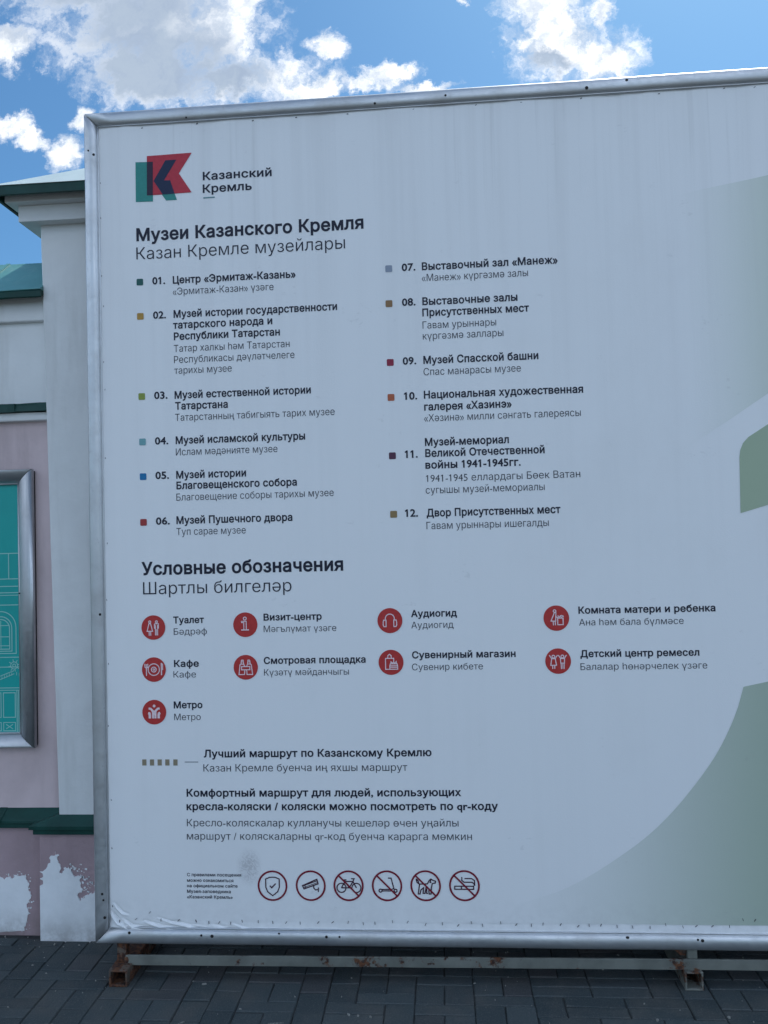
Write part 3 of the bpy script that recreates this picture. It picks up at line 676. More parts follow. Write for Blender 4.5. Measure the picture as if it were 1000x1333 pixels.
# stroke drawing: polylines in 2-D -> flat ribbons with mitred joints
class Draw:
    def __init__(s): s.V, s.F, s.MI = [], [], []
    def face(s, pts, y, mi):
        y -= 1e-5*(len(s.F) % 23 if len(s.F) else 0); b = len(s.V); s.V += [(p_[0], y, p_[1]) for p_ in pts]; s.F.append(tuple(range(b, b+len(pts)))); s.MI.append(mi)
    def line(s, pts, w, y=0, mi=0, closed=False):
        pts = [Vector(p_) for p_ in pts]; n = len(pts)
        if closed: pts = pts+[pts[0]]; n += 1
        offs = []
        for i in range(n):
            dirs = []
            if i > 0 or closed: dirs.append((pts[i]-pts[i-1] if i > 0 else pts[0]-pts[-2]).normalized())
            if i < n-1 or closed: dirs.append((pts[i+1]-pts[i] if i < n-1 else pts[1]-pts[0]).normalized())
            tt = sum(dirs, Vector((0, 0)))
            tt = tt.normalized() if tt.length > 1e-6 else dirs[0]
            c = max(.35, abs(tt.dot(dirs[0]))); offs.append(Vector((-tt.y, tt.x))*(w/2/c))
        for i in range(n-1):
            s.face([pts[i]-offs[i], pts[i+1]-offs[i+1], pts[i+1]+offs[i+1], pts[i]+offs[i]], y, mi)
    def circ(s, c, r, w, y=0, mi=0, n=28, a0=0, a1=360):
        full = a1-a0 >= 360
        pts = [(c[0]+r*math.cos(R(a0+(a1-a0)*k/n)), c[1]+r*math.sin(R(a0+(a1-a0)*k/n))) for k in range(n if full else n+1)]
        s.line(pts, w, y, mi, full)
    def disc(s, c, r, y=0, mi=0, n=40): s.face([(c[0]+r*math.cos(6.28318*k/n), c[1]+r*math.sin(6.28318*k/n)) for k in range(n)], y, mi)
    def build(s, name, mats, parent, at=(0, 0), scale=1, surf=None, y0=0, **props):
        ox, oy, oz = parent.matrix_world.translation if False else PO
        V = []
        for (x, y, z) in s.V:
            X_, Z_ = at[0]+x*scale, at[1]+z*scale
            V.append((X_-ox, (surf(X_, Z_) if surf else 0)+y0+y-oy, Z_-oz))
        me = bpy.data.meshes.new(name)
        F_ = []
        for f in s.F:
            A = sum(V[f[i]][0]*V[f[(i+1) % len(f)]][2]-V[f[(i+1) % len(f)]][0]*V[f[i]][2] for i in range(len(f)))
            F_.append(f if A > 0 else f[::-1])
        me.from_pydata(V, [], F_)
        o = link(name, me, mats, parent, **props); me.polygons.foreach_set('material_index', s.MI); return o

# ---- poster display on the wall
pd = thing('poster_display', 'framed teal poster with white line drawing of a facade, hung on the pink wall', 'poster', (-2.2, 2.93, 1.26))
x0, x1, z0, z1 = -2.85, -1.5885, .7185, 1.8035; YF = 2.886; RW = .055
rail('frame_rail', (x0, z1), (x1, z1), RW, .026, (0, -1), YF, pd); rail('frame_rail', (x0, z0), (x1, z0), RW, .026, (0, 1), YF, pd)
rail('frame_rail', (x1, z0), (x1, z1), RW, .026, (-1, 0), YF, pd); rail('frame_rail', (x0, z0), (x0, z1), RW, .026, (1, 0), YF, pd)
box('backing', x0+.006, x1-.004, YF+.027, 2.9295, z0+.004, z1-.006, 'dark', pd, .002)
post = box('poster_sheet', x0+.02, x1-.02, YF+.022, YF+.0265, z0+.02, z1-.02, 'poster', pd, 0)
PO = (-2.2, 2.93, 1.26)
D = Draw(); lw_ = .0034
ix0, ix1 = x0+RW, x1-RW
for z in (1.474, 1.374, 1.345, 1.320, 1.310, 1.272, 1.068, 1.030, .949, .940): D.line([(ix0, z), (ix1, z)], lw_*(.8 if z in (1.31, .94) else 1))
bay = .36; cxs = [-1.728-bay*k for k in range(4)]
for c in cxs:
    for q in (-.18, -.12, -.025, .035, .077): D.line([(c+q, 1.474), (c+q, 1.374)], lw_)
    for (w, zb, zt) in ((.062, 1.083, 1.185), (.045, 1.092, 1.182), (.036, 1.10, 1.18)):
        D.line([(c+w*math.cos(R(a_)), zt+w*math.sin(R(a_))) for a_ in range(0, 181, 12)], lw_); D.line([(c-w, zt), (c-w, zb), (c+w, zb), (c+w, zt)], lw_)
    for z in (1.192, 1.148, 1.113): D.line([(c-.036, z), (c+.036, z)], lw_*.8)
    D.line([(c, 1.10), (c, 1.21)], lw_*.8)
    for s2 in (0, 1):
        e = c+.053+.18*s2-.09*0
        D.circ((e, 1.036), .014, lw_*.8, n=12); D.circ((e, 1.036), .006, lw_*.8, n=8)
        for k in range(8):
            an = k*math.pi/4+.2; D.line([(e+.014*math.cos(an), 1.036+.014*math.sin(an)), (e+.024*math.cos(an), 1.036+.024*math.sin(an))], lw_*.8)
        for sg in (-1, 1):
            D.line([(e, 1.016), (e+sg*.088, .984)], lw_*.8); D.line([(e, 1.004), (e+sg*.088, .970)], lw_*.8)
            for k in range(1, 9): D.line([(e+sg*.01*k, 1.013-.0036*k), (e+sg*.01*k, 1.001-.0038*k)], lw_*.6)
        D.line([(e-.02, 1.030), (e-.09, 1.030)], lw_*.8)
    for (q0, q1) in ((-.155, -.105), (-.052, -.002), (.068-.06, .068-.012), (.078, .128)):
        D.line([(c+q0, .93), (c+q1, .93), (c+q1, .835), (c+q0, .835)], lw_, closed=True)
        D.line([(c+q0, .815), (c+q1, .815), (c+q1, .783), (c+q0, .783)], lw_*.9, closed=True)
        D.line([(c+q0+.01, .808), (c+q1-.01, .790)], lw_*.8); D.line([(c+q0+.01, .790), (c+q1-.01, .808)], lw_*.8)
    for q in (.063, .070, -.062, -.069): D.line([(c+q, .94), (c+q, .775)], lw_)
# keep the drawing inside the frame opening
keep = [i for i, f in enumerate(D.F) if all(ix0-.006 < D.V[v][0] < ix1+.006 for v in f)]
D.F = [D.F[i] for i in keep]; D.MI = [D.MI[i] for i in keep]
D.build('line_drawing', ['poster_line'], post, y0=YF+.0212)
dm = dot_mesh(.0035, .0015)
for (x, z) in ((-1.638, 1.318), (-2.8, 1.3)):
    link('screw', dm, None, pd).location = (x+2.2, YF-.0005-2.93, z-1.26)
dm.materials.append(M['hole'])

# ================================================================== information board
BX0, BX1, BZ0, BZ1 = -1.2255, 2.86, .1265, 3.037
BYF, BYB = 2.603, 2.620                      # rail front, banner plane
RWB = .0475
brd = thing('information_board', 'large white museum map board with printed legend in an aluminium frame on rusty steel feet', 'information board', ((BX0+BX1)/2, 2.66, 0))
PO = tuple(brd.location)
def ripple(x, z):
    return (.0011*math.sin(x*13.0+1.3*math.sin(z*1.1)+.4)+.0007*math.sin(x*31+z*1.7+2)+.0012*math.sin(x*5.1-z*.6))*(.35+.65*min(1, max(0, z-.3)/1.6))
FOLDS = [(FOLD0, .0060, .0038), (FOLD1, .0072, .0038), (FOLD2, .0065, .0035), (FOLD3, .0050, .0034), (FOLD4, .0070, .0042), (FOLD5, .005, .004), (FOLD6, .0035, .0036), ([(a+.045, b+.012) for a, b in FOLD2], .0035, .0030), ([(a+.20, b-.004) for a, b in FOLD3], .0035, .0032), ([(a+.012, b+.03) for a, b in FOLD4], .004, .0035)]
xs = np.unique(np.concatenate([np.linspace(BX0+.03, -.70, 330), np.linspace(-.70, BX1-.03, 380)]))
zs = np.unique(np.concatenate([np.linspace(BZ0+.03, .36, 150), np.linspace(.36, BZ1-.03, 110)]))
XX, ZZ = np.meshgrid(xs, zs, indexing='ij')
disp = (.0011*np.sin(XX*13.0+1.3*np.sin(ZZ*1.1)+.4)+.0007*np.sin(XX*31+ZZ*1.7+2)+.0012*np.sin(XX*5.1-ZZ*.6))*(.35+.65*np.clip((ZZ-.3)/1.6, 0, 1))
for (pl_, amp, wd) in FOLDS:
    best = np.full(XX.shape, 9.0); tpar = np.zeros(XX.shape); n = len(pl_)-1
    for i in range(n):
        ax, az = pl_[i]; bx, bz = pl_[i+1]; vx, vz = bx-ax, bz-az; LL = vx*vx+vz*vz
        t_ = np.clip(((XX-ax)*vx+(ZZ-az)*vz)/LL, 0, 1); dx, dz = XX-ax-t_*vx, ZZ-az-t_*vz; dist = np.sqrt(dx*dx+dz*dz)
        sg = np.sign(vx*dz-vz*dx); upd = dist < np.abs(best); best = np.where(upd, dist*np.where(sg == 0, 1, sg), best); tpar = np.where(upd, (i+t_)/n, tpar)
    env = np.sin(np.pi*np.clip(tpar*.9+.08, 0, 1))
    disp += -amp*env*np.exp(-(best/wd)**2) + amp*.7*env*np.exp(-((best-wd*2.1)/wd)**2)
# puckers where the vinyl is stapled along the foot
ph = np.interp(xs, np.linspace(BX0, BX1, 60), np.random.RandomState(2).uniform(0, 6.28, 60)*.8)
am = np.interp(xs, np.linspace(BX0, BX1, 90), np.random.RandomState(5).uniform(0, 1, 90))
disp += .0011*(am*np.sin(xs*95+ph))[:, None]*np.clip((.27-ZZ)/.09, 0, 1)
disp += .0010*(am*np.sin(xs*70+ph*1.7))[:, None]*np.clip((ZZ-2.93)/.06, 0, 1)
amz = np.interp(zs, np.linspace(BZ0, BZ1, 60), np.random.RandomState(8).uniform(0, 1, 60))
disp += .0010*(amz*np.sin(zs*60))[None, :]*np.clip((-1.12-XX)/.05, 0, 1)
disp += -.004*np.clip((.20-ZZ)/.03, 0, 1)*.6
nxs, nzs = len(xs), len(zs)
co = np.stack([XX-PO[0], BYB+disp-PO[1], ZZ-PO[2]], -1).reshape(-1, 3)
idx = np.arange(nxs*nzs).reshape(nxs, nzs)
quads = np.stack([idx[:-1, :-1], idx[1:, :-1], idx[1:, 1:], idx[:-1, 1:]], -1).reshape(-1, 4)
me = bpy.data.meshes.new('banner'); me.vertices.add(len(co)); me.vertices.foreach_set('co', co.ravel())
me.loops.add(quads.size); me.loops.foreach_set('vertex_index', quads.ravel()); me.polygons.add(len(quads))
me.polygons.foreach_set('loop_start', np.arange(0, quads.size, 4)); me.polygons.foreach_set('use_smooth', np.ones(len(quads), bool)); me.update(calc_edges=True)
banner = link('banner', me, 'vinyl', brd)
def surf(x, z): return BYB+ripple(x, z)

# printed shapes: cut finely so that they follow the vinyl
def printed_bm(poly, off, cut, cutz, mi=0):
    bm = bmesh.new(); f = bm.faces.new([bm.verts.new((x, 0, z)) for x, z in poly])
    for ax, ct in ((0, cut), (2, cutz)):
        vals = [v.co[ax] for v in bm.verts]; k = math.ceil(min(vals)/ct); no = (1, 0, 0) if ax == 0 else (0, 0, 1)
        while k*ct < max(vals):
            bmesh.ops.bisect_plane(bm, geom=bm.verts[:]+bm.edges[:]+bm.faces[:], plane_co=tuple(k*ct*q for q in no), plane_no=no); k += 1
    bmesh.ops.triangulate(bm, faces=bm.faces[:])
    for v in bm.verts: v.co = Vector((v.co.x-PO[0], surf(v.co.x, v.co.z)-off-PO[1], v.co.z-PO[2]))
    bm.normal_update()
    for f in bm.faces:
        f.material_index = mi
        if f.normal.y > 0: f.normal_flip()
    return bm
def printed(name, poly, off, m, parent=banner, cut=.0125, cutz=.25):
    return from_bm(name, printed_bm(poly, off, cut, cutz), m, parent)
def printed_many(name, items, mats, parent=banner, cut=.012):
    out = bmesh.new()
    for poly, off, mi in items:
        b_ = printed_bm(poly, off, cut, cut, mi); m_ = bpy.data.meshes.new('tmp'); b_.to_mesh(m_); b_.free(); out.from_mesh(m_); bpy.data.meshes.remove(m_)
    return from_bm(name, out, mats, parent)
RX, ZB = BX1-.05, .205
A_ = SH_A; gA = (A_[1][1]-A_[0][1])/(A_[1][0]-A_[0][0]); gB = (A_[2][1]-A_[3][1])/(A_[2][0]-A_[3][0])
printed('print_tint', [A_[0], (1.9, A_[0][1]+gA*(1.9-A_[0][0])), (1.9, A_[3][1]+gB*(1.9-A_[3][0])), A_[3], A_[4]], .0004, 'tint_a')
B_ = SH_B; sl = (B_[6][1]-B_[0][1])/(B_[6][0]-B_[0][0]); st_ = (B_[5][1]-B_[4][1])/(B_[5][0]-B_[4][0])
printed('print_shape', B_[:5]+[(1.42, B_[4][1]+st_*(1.42-B_[4][0])), (1.42, B_[0][1]+sl*(1.42-B_[0][0]))], .0010, 'tint_b')
C_ = SH_C; sc_ = (C_[0][1]-C_[1][1])/(C_[0][0]-C_[1][0])
def smooth_curve(pts, it=2):
    for _ in range(it):
        o = [pts[0]]
        for i in range(len(pts)-1):
            (x_, z_), (u_, w_) = pts[i], pts[i+1]; o += [(.75*x_+.25*u_, .75*z_+.25*w_), (.25*x_+.75*u_, .25*z_+.75*w_)]
        pts = o+[pts[-1]]
    return pts
printed('print_tint', [(1.9, C_[1][1]+sc_*(1.9-C_[1][0]))]+[C_[1]]+smooth_curve(C_[2:], 2)+[(C_[-1][0]-.25, C_[-1][1]-.03), (C_[-1][0]-.25, ZB), (1.9, ZB)], .0008, 'tint_c')
printed('print_shape', [(1.9, 2.25), (2.6, 2.45), (2.6, 1.2), (1.9, .95)], .0010, 'tint_b')

# logo
PO = tuple(brd.location)
printed_many('logo', [(LG_STEM, .0008, 0), (LG_LEG, .0008, 0), (LG_RED, .0012, 1), (LG_NSTEM, .0016, 2), (LG_NARM, .0016, 3)], ['logo_green', 'logo_red', 'logo_dark', 'logo_navy'])
D = Draw(); D.line(LOGODASH, .0042); D.build('logo_underline', ['logo_dash'], banner, surf=surf, y0=-.0008)

# lettering
STY = dict(logo=(.0285, .024, 'ink'), h1=(.0435, .030, 'ink'), h2=(.0435, -.0050, 'ink'), b=(.0258, .027, 'ink'), l=(.0252, -.0060, 'ink_thin'),
           ib=(.0228, .027, 'ink'), il=(.0226, -.0060, 'ink_thin'), m=(.0252, .027, 'ink'), ml=(.0252, -.0050, 'ink_thin'), s=(.0106, .020, 'ink'))
hl, _ = text_outline('Н', 0); capH = max(l[:, 1].max() for l in hl)/10
for (body, sty, x, z, w) in TEXTS:
    cap, off, mk = STY[sty]; size = cap/capH
    V2, F2 = fill_outline(*text_outline(body, off, 1.04 if off > 0 else 1.0))
    V2 = V2*(size/10); used_ = np.unique(F2); lo, hi = V2[used_, 0].min(), V2[used_, 0].max(); k = w/(hi-lo)
    px = x+(V2[:, 0]-lo)*k; pz = z+V2[:, 1]
    py = np.array([surf(a_, b_) for a_, b_ in zip(px, pz)])-.0009
    mp = np.full(len(V2), -1); mp[used_] = np.arange(len(used_)); co_ = np.stack([px-PO[0], py-PO[1], pz-PO[2]], -1)[used_]
    F2 = mp[F2]; tri = co_[F2]; ar = (tri[:, 1, 0]-tri[:, 0, 0])*(tri[:, 2, 2]-tri[:, 0, 2])-(tri[:, 2, 0]-tri[:, 0, 0])*(tri[:, 1, 2]-tri[:, 0, 2])
    F2[ar < 0] = F2[ar < 0][:, ::-1]
    tm = bpy.data.meshes.new('lettering'); tm.from_pydata(co_.tolist(), [], F2.tolist())
    link('lettering', tm, mk, banner)
# colour markers
for (x, z, c) in SQUARES:
    D = Draw(); pts = []; s, r_ = .0118, .0036
    for (cx, cz, a0) in ((s-r_, s-r_, 0), (-s+r_, s-r_, 90), (-s+r_, -s+r_, 180), (s-r_, -s+r_, 270)): pts += [(cx+r_*math.cos(R(a0+q)), cz+r_*math.sin(R(a0+q))) for q in (0, 30, 60, 90)]
    D.face(pts, 0, 0); D.build('colour_marker', [c], banner, at=(x, z), surf=surf, y0=-.0009)
D = Draw()
for (x, z) in DASHSQ: D.face([(x-.0075, z-.0105), (x+.0075, z-.0105), (x+.0075, z+.0105), (x-.0075, z+.0105)], 0, 0)
D.build('dashed_route_line', ['dash'], banner, surf=surf, y0=-.0009)
D = Draw(); D.line(DASHLINE, .0024); D.build('leader_line', ['thin'], banner, surf=surf, y0=-.0009)

# pictograms
def ic_draw(kind, D, y, mi, w):
    L = lambda p_, c=False, ww=None: D.line(p_, ww or w, y, mi, c)
    if kind == 'toilet':
        D.circ((-.29, .46), .085, w, y, mi, 14); L([(-.36, .32), (-.22, .32), (-.06, -.30), (-.52, -.30)], True)
        L([(-.35, -.32), (-.35, -.66)]); L([(-.22, -.32), (-.22, -.66)])
        D.circ((.27, .46), .085, w, y, mi, 14); L([(.10, .30), (.44, .30), (.43, -.06), (.36, -.10), (.36, -.64)]); L([(.10, .30), (.11, -.06), (.18, -.10), (.18, -.64)]); L([(.36, .2), (.36, -.1)]); L([(.18, .2), (.18, -.1)]); L([(.27, -.14), (.27, -.64)], ww=w*.7)
    elif kind == 'visit':
        D.circ((-.03, .50), .12, w, y, mi, 16); L([(-.32, .28), (.08, .28), (.08, -.38)]); L([(-.32, .28), (-.30, .18), (-.12, .18), (-.12, -.38)]); L([(-.34, -.42), (.30, -.42)], ww=w*1.2)
    elif kind == 'cafe':
        D.circ((0, 0), .47, w, y, mi, 32); D.circ((0, 0), .20, w, y, mi, 20); D.circ((0, 0), .07, w*.8, y, mi, 10)
        L([(-.62, .45), (-.62, -.5)], ww=w*1.1); L([(-.74, .48), (-.74, .2), (-.62, .12), (-.50, .2), (-.50, .48)]); L([(.64, .52), (.64, -.46)], ww=w*1.3); L([(.60, .52), (.74, .42), (.74, .0), (.64, -.04)])
    elif kind == 'view':
        for s in (-1, 1):
            L([(s*.34, .58), (s*.20, .58), (s*.16, .26), (s*.38, .26), (s*.34, .58)]); L([(s*.16, .26), (s*.08, .08)]); L([(s*.38, .26), (s*.46, .22), (s*.56, -.58), (s*.10, -.58), (s*.08, -.22)])
            L([(s*.34, .44), (s*.20, .44)], ww=w*.8)
        L([(-.34, .06), (.34, .06), (.34, -.20), (-.34, -.20)], True)
    elif kind == 'metro':
        D.disc((0, .50), .12, y, mi, 14)
        for s in (-1, 1):
            L([(s*.46, .30), (s*.30, .28), (s*.15, .14), (s*.10, -.02), (s*.10, -.50)], ww=.17); L([(s*.50, -.06), (s*.40, -.10), (s*.37, -.24), (s*.37, -.50)], ww=.20)
        L([(0, .14), (0, -.2)], ww=.14)
    elif kind == 'audio':
        D.circ((0, .16), .36, w, y, mi, 18, 0, 180)
        for s in (-1, 1): L([(s*.36, .18), (s*.36, .06)]); L([(s*.31, .04), (s*.50, .04), (s*.54, -.10), (s*.54, -.36), (s*.48, -.48), (s*.31, -.48)], True)
    elif kind == 'shop':
        L([(-.44, .32), (.22, .32), (.22, .06)]); L([(-.44, .32), (-.44, -.55), (.52, -.55)]); L([(-.26, .32), (-.24, .54), (-.11, .64), (.02, .54), (.04, .32)])
        L([(-.10, -.28), (.52, -.28), (.52, -.55), (-.10, -.55)], True); L([(-.10, -.40), (.52, -.40)], ww=w*.8); L([(-.06, -.12), (.48, -.12), (.52, -.28), (-.10, -.28)], True); L([(-.02, -.10), (.0, .04), (.14, -.08), (.21, .02), (.30, -.08), (.42, .06), (.44, -.1)])
    elif kind == 'mother':
        D.circ((-.12, .56), .10, w, y, mi, 14); L([(-.14, .44), (-.42, -.22), (-.06, -.24), (-.02, .44)], True); L([(-.26, -.24), (-.24, -.56)]); L([(-.10, -.24), (-.08, -.56)])
        L([(.10, .0), (.52, .0), (.52, -.52), (.10, -.52)], True); L([(.0, .10), (.14, .02)]); L([(.12, .20), (.22, .06), (.34, .20)]); D.circ((.40, .14), .07, w*.8, y, mi, 10); L([(.50, .20), (.56, .08)])
    elif kind == 'kids':
        for s, o_ in ((-1, -.36), (1, .34)):
            D.circ((o_, .36), .11, w, y, mi, 14); L([(o_-.32, .48), (o_-.14, .20)]); L([(o_+.32, .48), (o_+.14, .20)])
            if s < 0: L([(o_-.14, .20), (o_+.14, .20), (o_+.22, -.32), (o_-.22, -.32)], True); L([(o_-.08, -.32), (o_-.08, -.60)]); L([(o_+.08, -.32), (o_+.08, -.60)])
            else: L([(o_-.16, .20), (o_+.16, .20), (o_+.14, -.16), (o_-.14, -.16)], True); L([(o_-.12, -.16), (o_-.10, -.62)]); L([(o_+.12, -.16), (o_+.10, -.62)]); L([(o_, -.2), (o_, -.6)], ww=w*.7)
    elif kind == 'shield':
        L([(-.46, .44), (-.2, .55), (.0, .56), (.2, .55), (.46, .44), (.46, -.10), (.34, -.40), (.0, -.66), (-.34, -.40), (-.46, -.10)], True); L([(-.18, .0), (-.06, -.14), (.22, .14)], ww=w*1.1)
    elif kind == 'camera':
        L([(-.56, .0), (.42, .42), (.50, .12), (-.46, -.22)], True); L([(-.52, -.02), (.44, .32)], ww=w*.8); L([(-.50, -.14), (.46, .20)], ww=w*.6); L([(-.40, .04), (-.36, -.16)], ww=w*.8)
        L([(.20, -.02), (.20, -.16), (.32, -.28), (.48, -.26)]); L([(.52, -.12), (.50, -.42)])
    elif kind == 'bike':
        D.circ((-.48, -.14), .30, w, y, mi, 22); D.circ((.52, -.14), .30, w, y, mi, 22)
        L([(-.48, -.14), (-.24, .28), (.30, .28), (.04, -.14)], False); L([(-.48, -.14), (.04, -.14), (-.24, .28)]); L([(.52, -.14), (.30, .28), (.38, .46), (.18, .46)]); L([(-.34, .38), (-.14, .38)]); L([(-.24, .28), (-.26, .38)])
    elif kind == 'scooter':
        L([(.08, .50), (.28, .50), (.46, -.22)]); D.circ((-.44, -.32), .10, w, y, mi, 12); D.circ((.56, -.32), .10, w, y, mi, 12); L([(-.34, -.24), (.30, -.24), (.44, -.18)]); L([(-.34, -.34), (.36, -.34)])
    elif kind == 'dog':
        L([(-.62, .44), (-.56, .20), (-.40, .10), (.12, .12), (.24, .34), (.36, .44), (.48, .36), (.66, .30), (.64, .18), (.44, .14), (.38, -.12), (.34, -.54), (.22, -.54), (.20, -.24)]); L([(.36, .42), (.30, .22), (.38, .20)])
        L([(-.40, .10), (-.44, -.16), (-.50, -.54), (-.38, -.54), (-.32, -.28), (-.14, -.14), (-.18, -.50), (-.06, -.50), (.02, -.14), (.20, -.16)]); L([(-.62, .44), (-.50, .34), (-.44, .12)]); L([(.06, -.2), (.06, -.5), (.14, -.5)])
    elif kind == 'smoke':
        L([(-.64, -.04), (.60, -.04), (.60, -.24), (-.64, -.24)], True); L([(-.20, -.04), (-.20, -.24)]); L([(-.16, .56), (-.16, .34), (-.02, .22), (.50, .22), (.64, .12), (.66, .0)]); L([(.02, .46), (.48, .46), (.66, .34), (.68, .0)])
for (kind, x, z) in ICONS:
    D = Draw(); D.disc((0, 0), 1, 0, 0); ic_draw(kind, D, -.0006, 1, .075)
    D.build('pictogram', ['icon_red', 'icon_line'], banner, at=(x, z), scale=.0425, surf=lambda X_, Z_, s=surf(x, z): s, y0=-.0012)
for (kind, x, z) in RINGS:
    D = Draw(); D.circ((0, 0), .95, .12, -.0004, 0, 48); ic_draw(kind, D, 0, 1, .075)
    if kind in ('bike', 'scooter', 'dog', 'smoke'): D.line([(-.66, .66), (.66, -.66)], .11, -.0008, 0)
    D.build('pictogram', ['ring', 'ring_in'], banner, at=(x, z), scale=.0508, surf=lambda X_, Z_, s=surf(x, z): s, y0=-.0012)

# staples
sb = bmesh.new(); rs = random.Random(21)
def staple(x, z, ang, l=.009):
    y = BYB-.0022; c, s = math.cos(ang), math.sin(ang); w = .0007
    q = [(x-c*l/2-s*w, z-s*l/2+c*w), (x+c*l/2-s*w, z+s*l/2+c*w), (x+c*l/2+s*w, z+s*l/2-c*w), (x-c*l/2+s*w, z-s*l/2-c*w)]
    t_ = [sb.verts.new((a_-PO[0], y-PO[1]-.003*max(0, min(1, (.20-b_)/.03)), b_-PO[2])) for a_, b_ in q]; b2 = [sb.verts.new((a_-PO[0], y+.004-PO[1], b_-PO[2])) for a_, b_ in q]
    sb.faces.new(t_)
    for k in range(4): sb.faces.new((t_[k], t_[(k+1) % 4], b2[(k+1) % 4], b2[k]))
x = BX0+.085
while x < BX1-.08:
    staple(x, .200+rs.uniform(-.004, .007)+ (.025 if rs.random() < .08 else 0), R(rs.choice([90, 90, 80, 55, 45, 100])+rs.uniform(-10, 10))); x += rs.uniform(.035, .062)
z = .25
while z < 2.9: staple(BX0+.058+rs.uniform(-.003, .004), z, R(90+rs.uniform(-20, 20)), .0055); z += rs.uniform(.08, .3)
x = BX0+.1
while x < BX1-.08: staple(x, BZ1-.060+rs.uniform(-.003, .003), R(rs.uniform(0, 40)), .006); x += rs.uniform(.09, .26)
from_bm('staples', sb, 'staple', banner, kind='stuff')

# rails, body, fixings
rl = dict(nl=60, dent=.0014)
rt = rail('frame_rail', (BX0, BZ1), (BX1, BZ1), RWB, .024, (0, -1), BYF, brd, **rl); rbm = rail('frame_rail', (BX0, BZ0), (BX1, BZ0), RWB+.002, .024, (0, 1), BYF, brd, **rl)
rlf = rail('frame_rail', (BX0, BZ0), (BX0, BZ1), RWB, .024, (1, 0), BYF, brd, **rl); rail('frame_rail', (BX1, BZ0), (BX1, BZ1), RWB, .024, (-1, 0), BYF, brd, **rl)
box('back_panel', BX0+.004, BX1-.004, 2.6275, 2.668, BZ0+.006, BZ1-.004, 'dark', brd, .002)
hm_ = dot_mesh(.0048, .0016)
hm_.materials.append(M['hole'])
for i, (x, z) in enumerate(RIVETS):
    vert = x < BX0+.05 and .2 < z < 2.95
    w = (x-BX0) if vert else ((BZ1-z) if z > 2 else (z-BZ0))
    w = min(max(w, .006), RWB-.006); th = math.acos(max(-1, min(1, 1-2*w/RWB)))
    o = link('rivet', hm_, None, rlf if vert else (rt if z > 2 else rbm)); sc = .75+.5*((i*37) % 10)/10
    zz = z if vert else (BZ1-w if z > 2 else BZ0+w); xx = BX0+w if vert else x
    o.location = (xx-PO[0], BYF+.024*.62*(1-math.sin(th)**.75)-.0002-PO[1], zz-PO[2]); o.scale = (sc, 1, sc)
# steel stand
def tube_open(name, x0, x1, y0, y1, z0, z1, t_, m, parent, **props):
    """square hollow section running in Y, open at the front"""
    bm = bmesh.new()
    add_box(bm, x0-PO[0], x1-PO[0], y0-PO[1], y1-PO[1], z0, z0+t_); add_box(bm, x0-PO[0], x1-PO[0], y0-PO[1], y1-PO[1], z1-t_, z1)
    add_box(bm, x0-PO[0], x0+t_-PO[0], y0+.0004-PO[1], y1-PO[1], z0+t_, z1-t_); add_box(bm, x1-t_-PO[0], x1-PO[0], y0+.0004-PO[1], y1-PO[1], z0+t_, z1-t_)
    add_box(bm, x0+t_-PO[0], x1-t_-PO[0], y1-.01-PO[1], y1-.001-PO[1], z0+t_, z1-t_)  # rear plate added to keep light out of the hollow
    bmesh.ops.recalc_face_normals(bm, faces=bm.faces[:])
    bmesh.ops.bevel(bm, geom=bm.edges[:], offset=.0012, segments=1, affect='EDGES')
    for v in bm.verts: v.co += Vector([noise.noise(v.co*60+Vector((k*7, 0, 0)))*.0012 for k in range(3)])
    return from_bm(name, bm, m, parent, **props)
def at_px(x, y, Yp):
    v = r1*((x-500)/1000)-u1*((y-666.5)/1000)+fw; return v.x/v.y*Yp, 1.5+v.z/v.y*Yp
tube_open('foot', -1.163, -1.099, 2.575, 2.84, .001, .057, .007, 'rusty', brd, label='rust-eaten square foot')
tube_open('foot', .752, .811, 2.606, 2.84, .001, .060, .006, 'tube', brd)
tube_open('foot', 2.66, 2.72, 2.60, 2.84, .001, .060, .006, 'tube', brd)
box('post', -1.1555, -1.1235, 2.6278, 2.6600, .058, BZ0+.005, 'rusty', brd, .002)
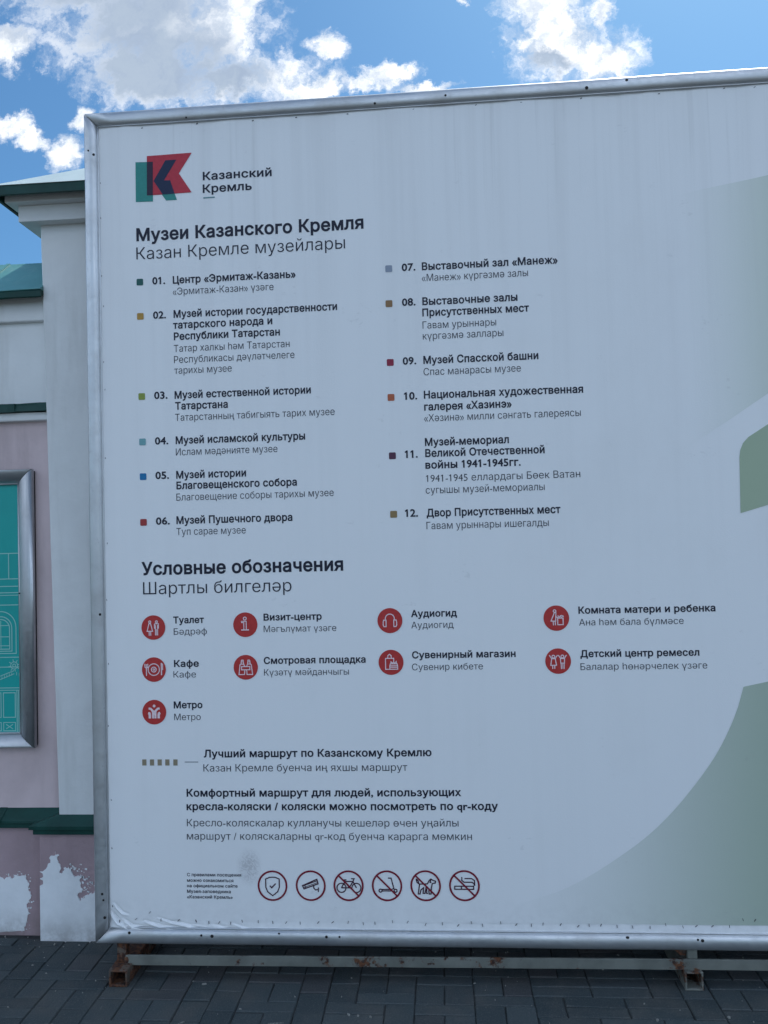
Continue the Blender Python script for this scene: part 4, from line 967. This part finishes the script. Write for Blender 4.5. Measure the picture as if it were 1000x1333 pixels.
for (x0_, x1_, m_) in ((.769, .801, 'tube'), (2.67, 2.71, 'tube')): box('post', x0_, x1_, 2.6278, 2.6600, .061, BZ0+.005, m_, brd, .002)
bm = bmesh.new()                                            # long lower rail, slightly out of level, rust at the welds
def lvx(x, y, z): return bm.verts.new((x-PO[0], y-PO[1], z))
segs = 60; rings = []
for i in range(segs+1):
    x = -1.122+(2.70+1.122)*i/segs; dz = .010*(x+1.122)/1.9*(1 if x < 1 else 1.05/((x+1.122)/1.9+.001) if False else 1) if x < .8 else .0101
    n_ = .0008*noise.noise(Vector((x*6, 0, 0)))
    rings.append([lvx(x, yy, zz+dz+n_) for yy, zz in ((2.6215, .0490), (2.6200, .0505), (2.6200, .0815), (2.6215, .0830), (2.6270, .0830), (2.6270, .0490))])
for i in range(segs):
    for j in range(6): bm.faces.new((rings[i][j], rings[i][(j+1) % 6], rings[i+1][(j+1) % 6], rings[i+1][j]))
bm.faces.new(rings[0]); bm.faces.new(rings[-1][::-1]); bmesh.ops.recalc_face_normals(bm, faces=bm.faces[:])
from_bm('lower_rail', bm, 'tube', brd)
# weld blob and gussets
def gusset(xa, xb, zt, zb, y, m_):
    bm = bmesh.new(); f = bm.faces.new([bm.verts.new((x-PO[0], y-PO[1], z)) for x, z in ((xa, zt), (xb, zt), (xb, zb), (xb-(xb-xa)*.35, zb))])
    ex = bmesh.ops.extrude_face_region(bm, geom=[f]); bmesh.ops.translate(bm, vec=(0, .005, 0), verts=[v for v in ex['geom'] if isinstance(v, bmesh.types.BMVert)])
    bmesh.ops.recalc_face_normals(bm, faces=bm.faces[:]); from_bm('gusset', bm, m_, brd)
gusset(.715, .7685, .128, .096, 2.640, 'rusty'); gusset(2.62, 2.669, .128, .096, 2.640, 'rusty')
bm = bmesh.new(); bmesh.ops.create_icosphere(bm, subdivisions=3, radius=1)
for v in bm.verts:
    q = v.co*(1+.35*noise.noise(v.co*2.3)); v.co = Vector((q.x*.011-1.1185-PO[0], q.y*.006+2.6245-PO[1], q.z*.018+.066))
from_bm('weld', bm, 'rusty', brd, True)
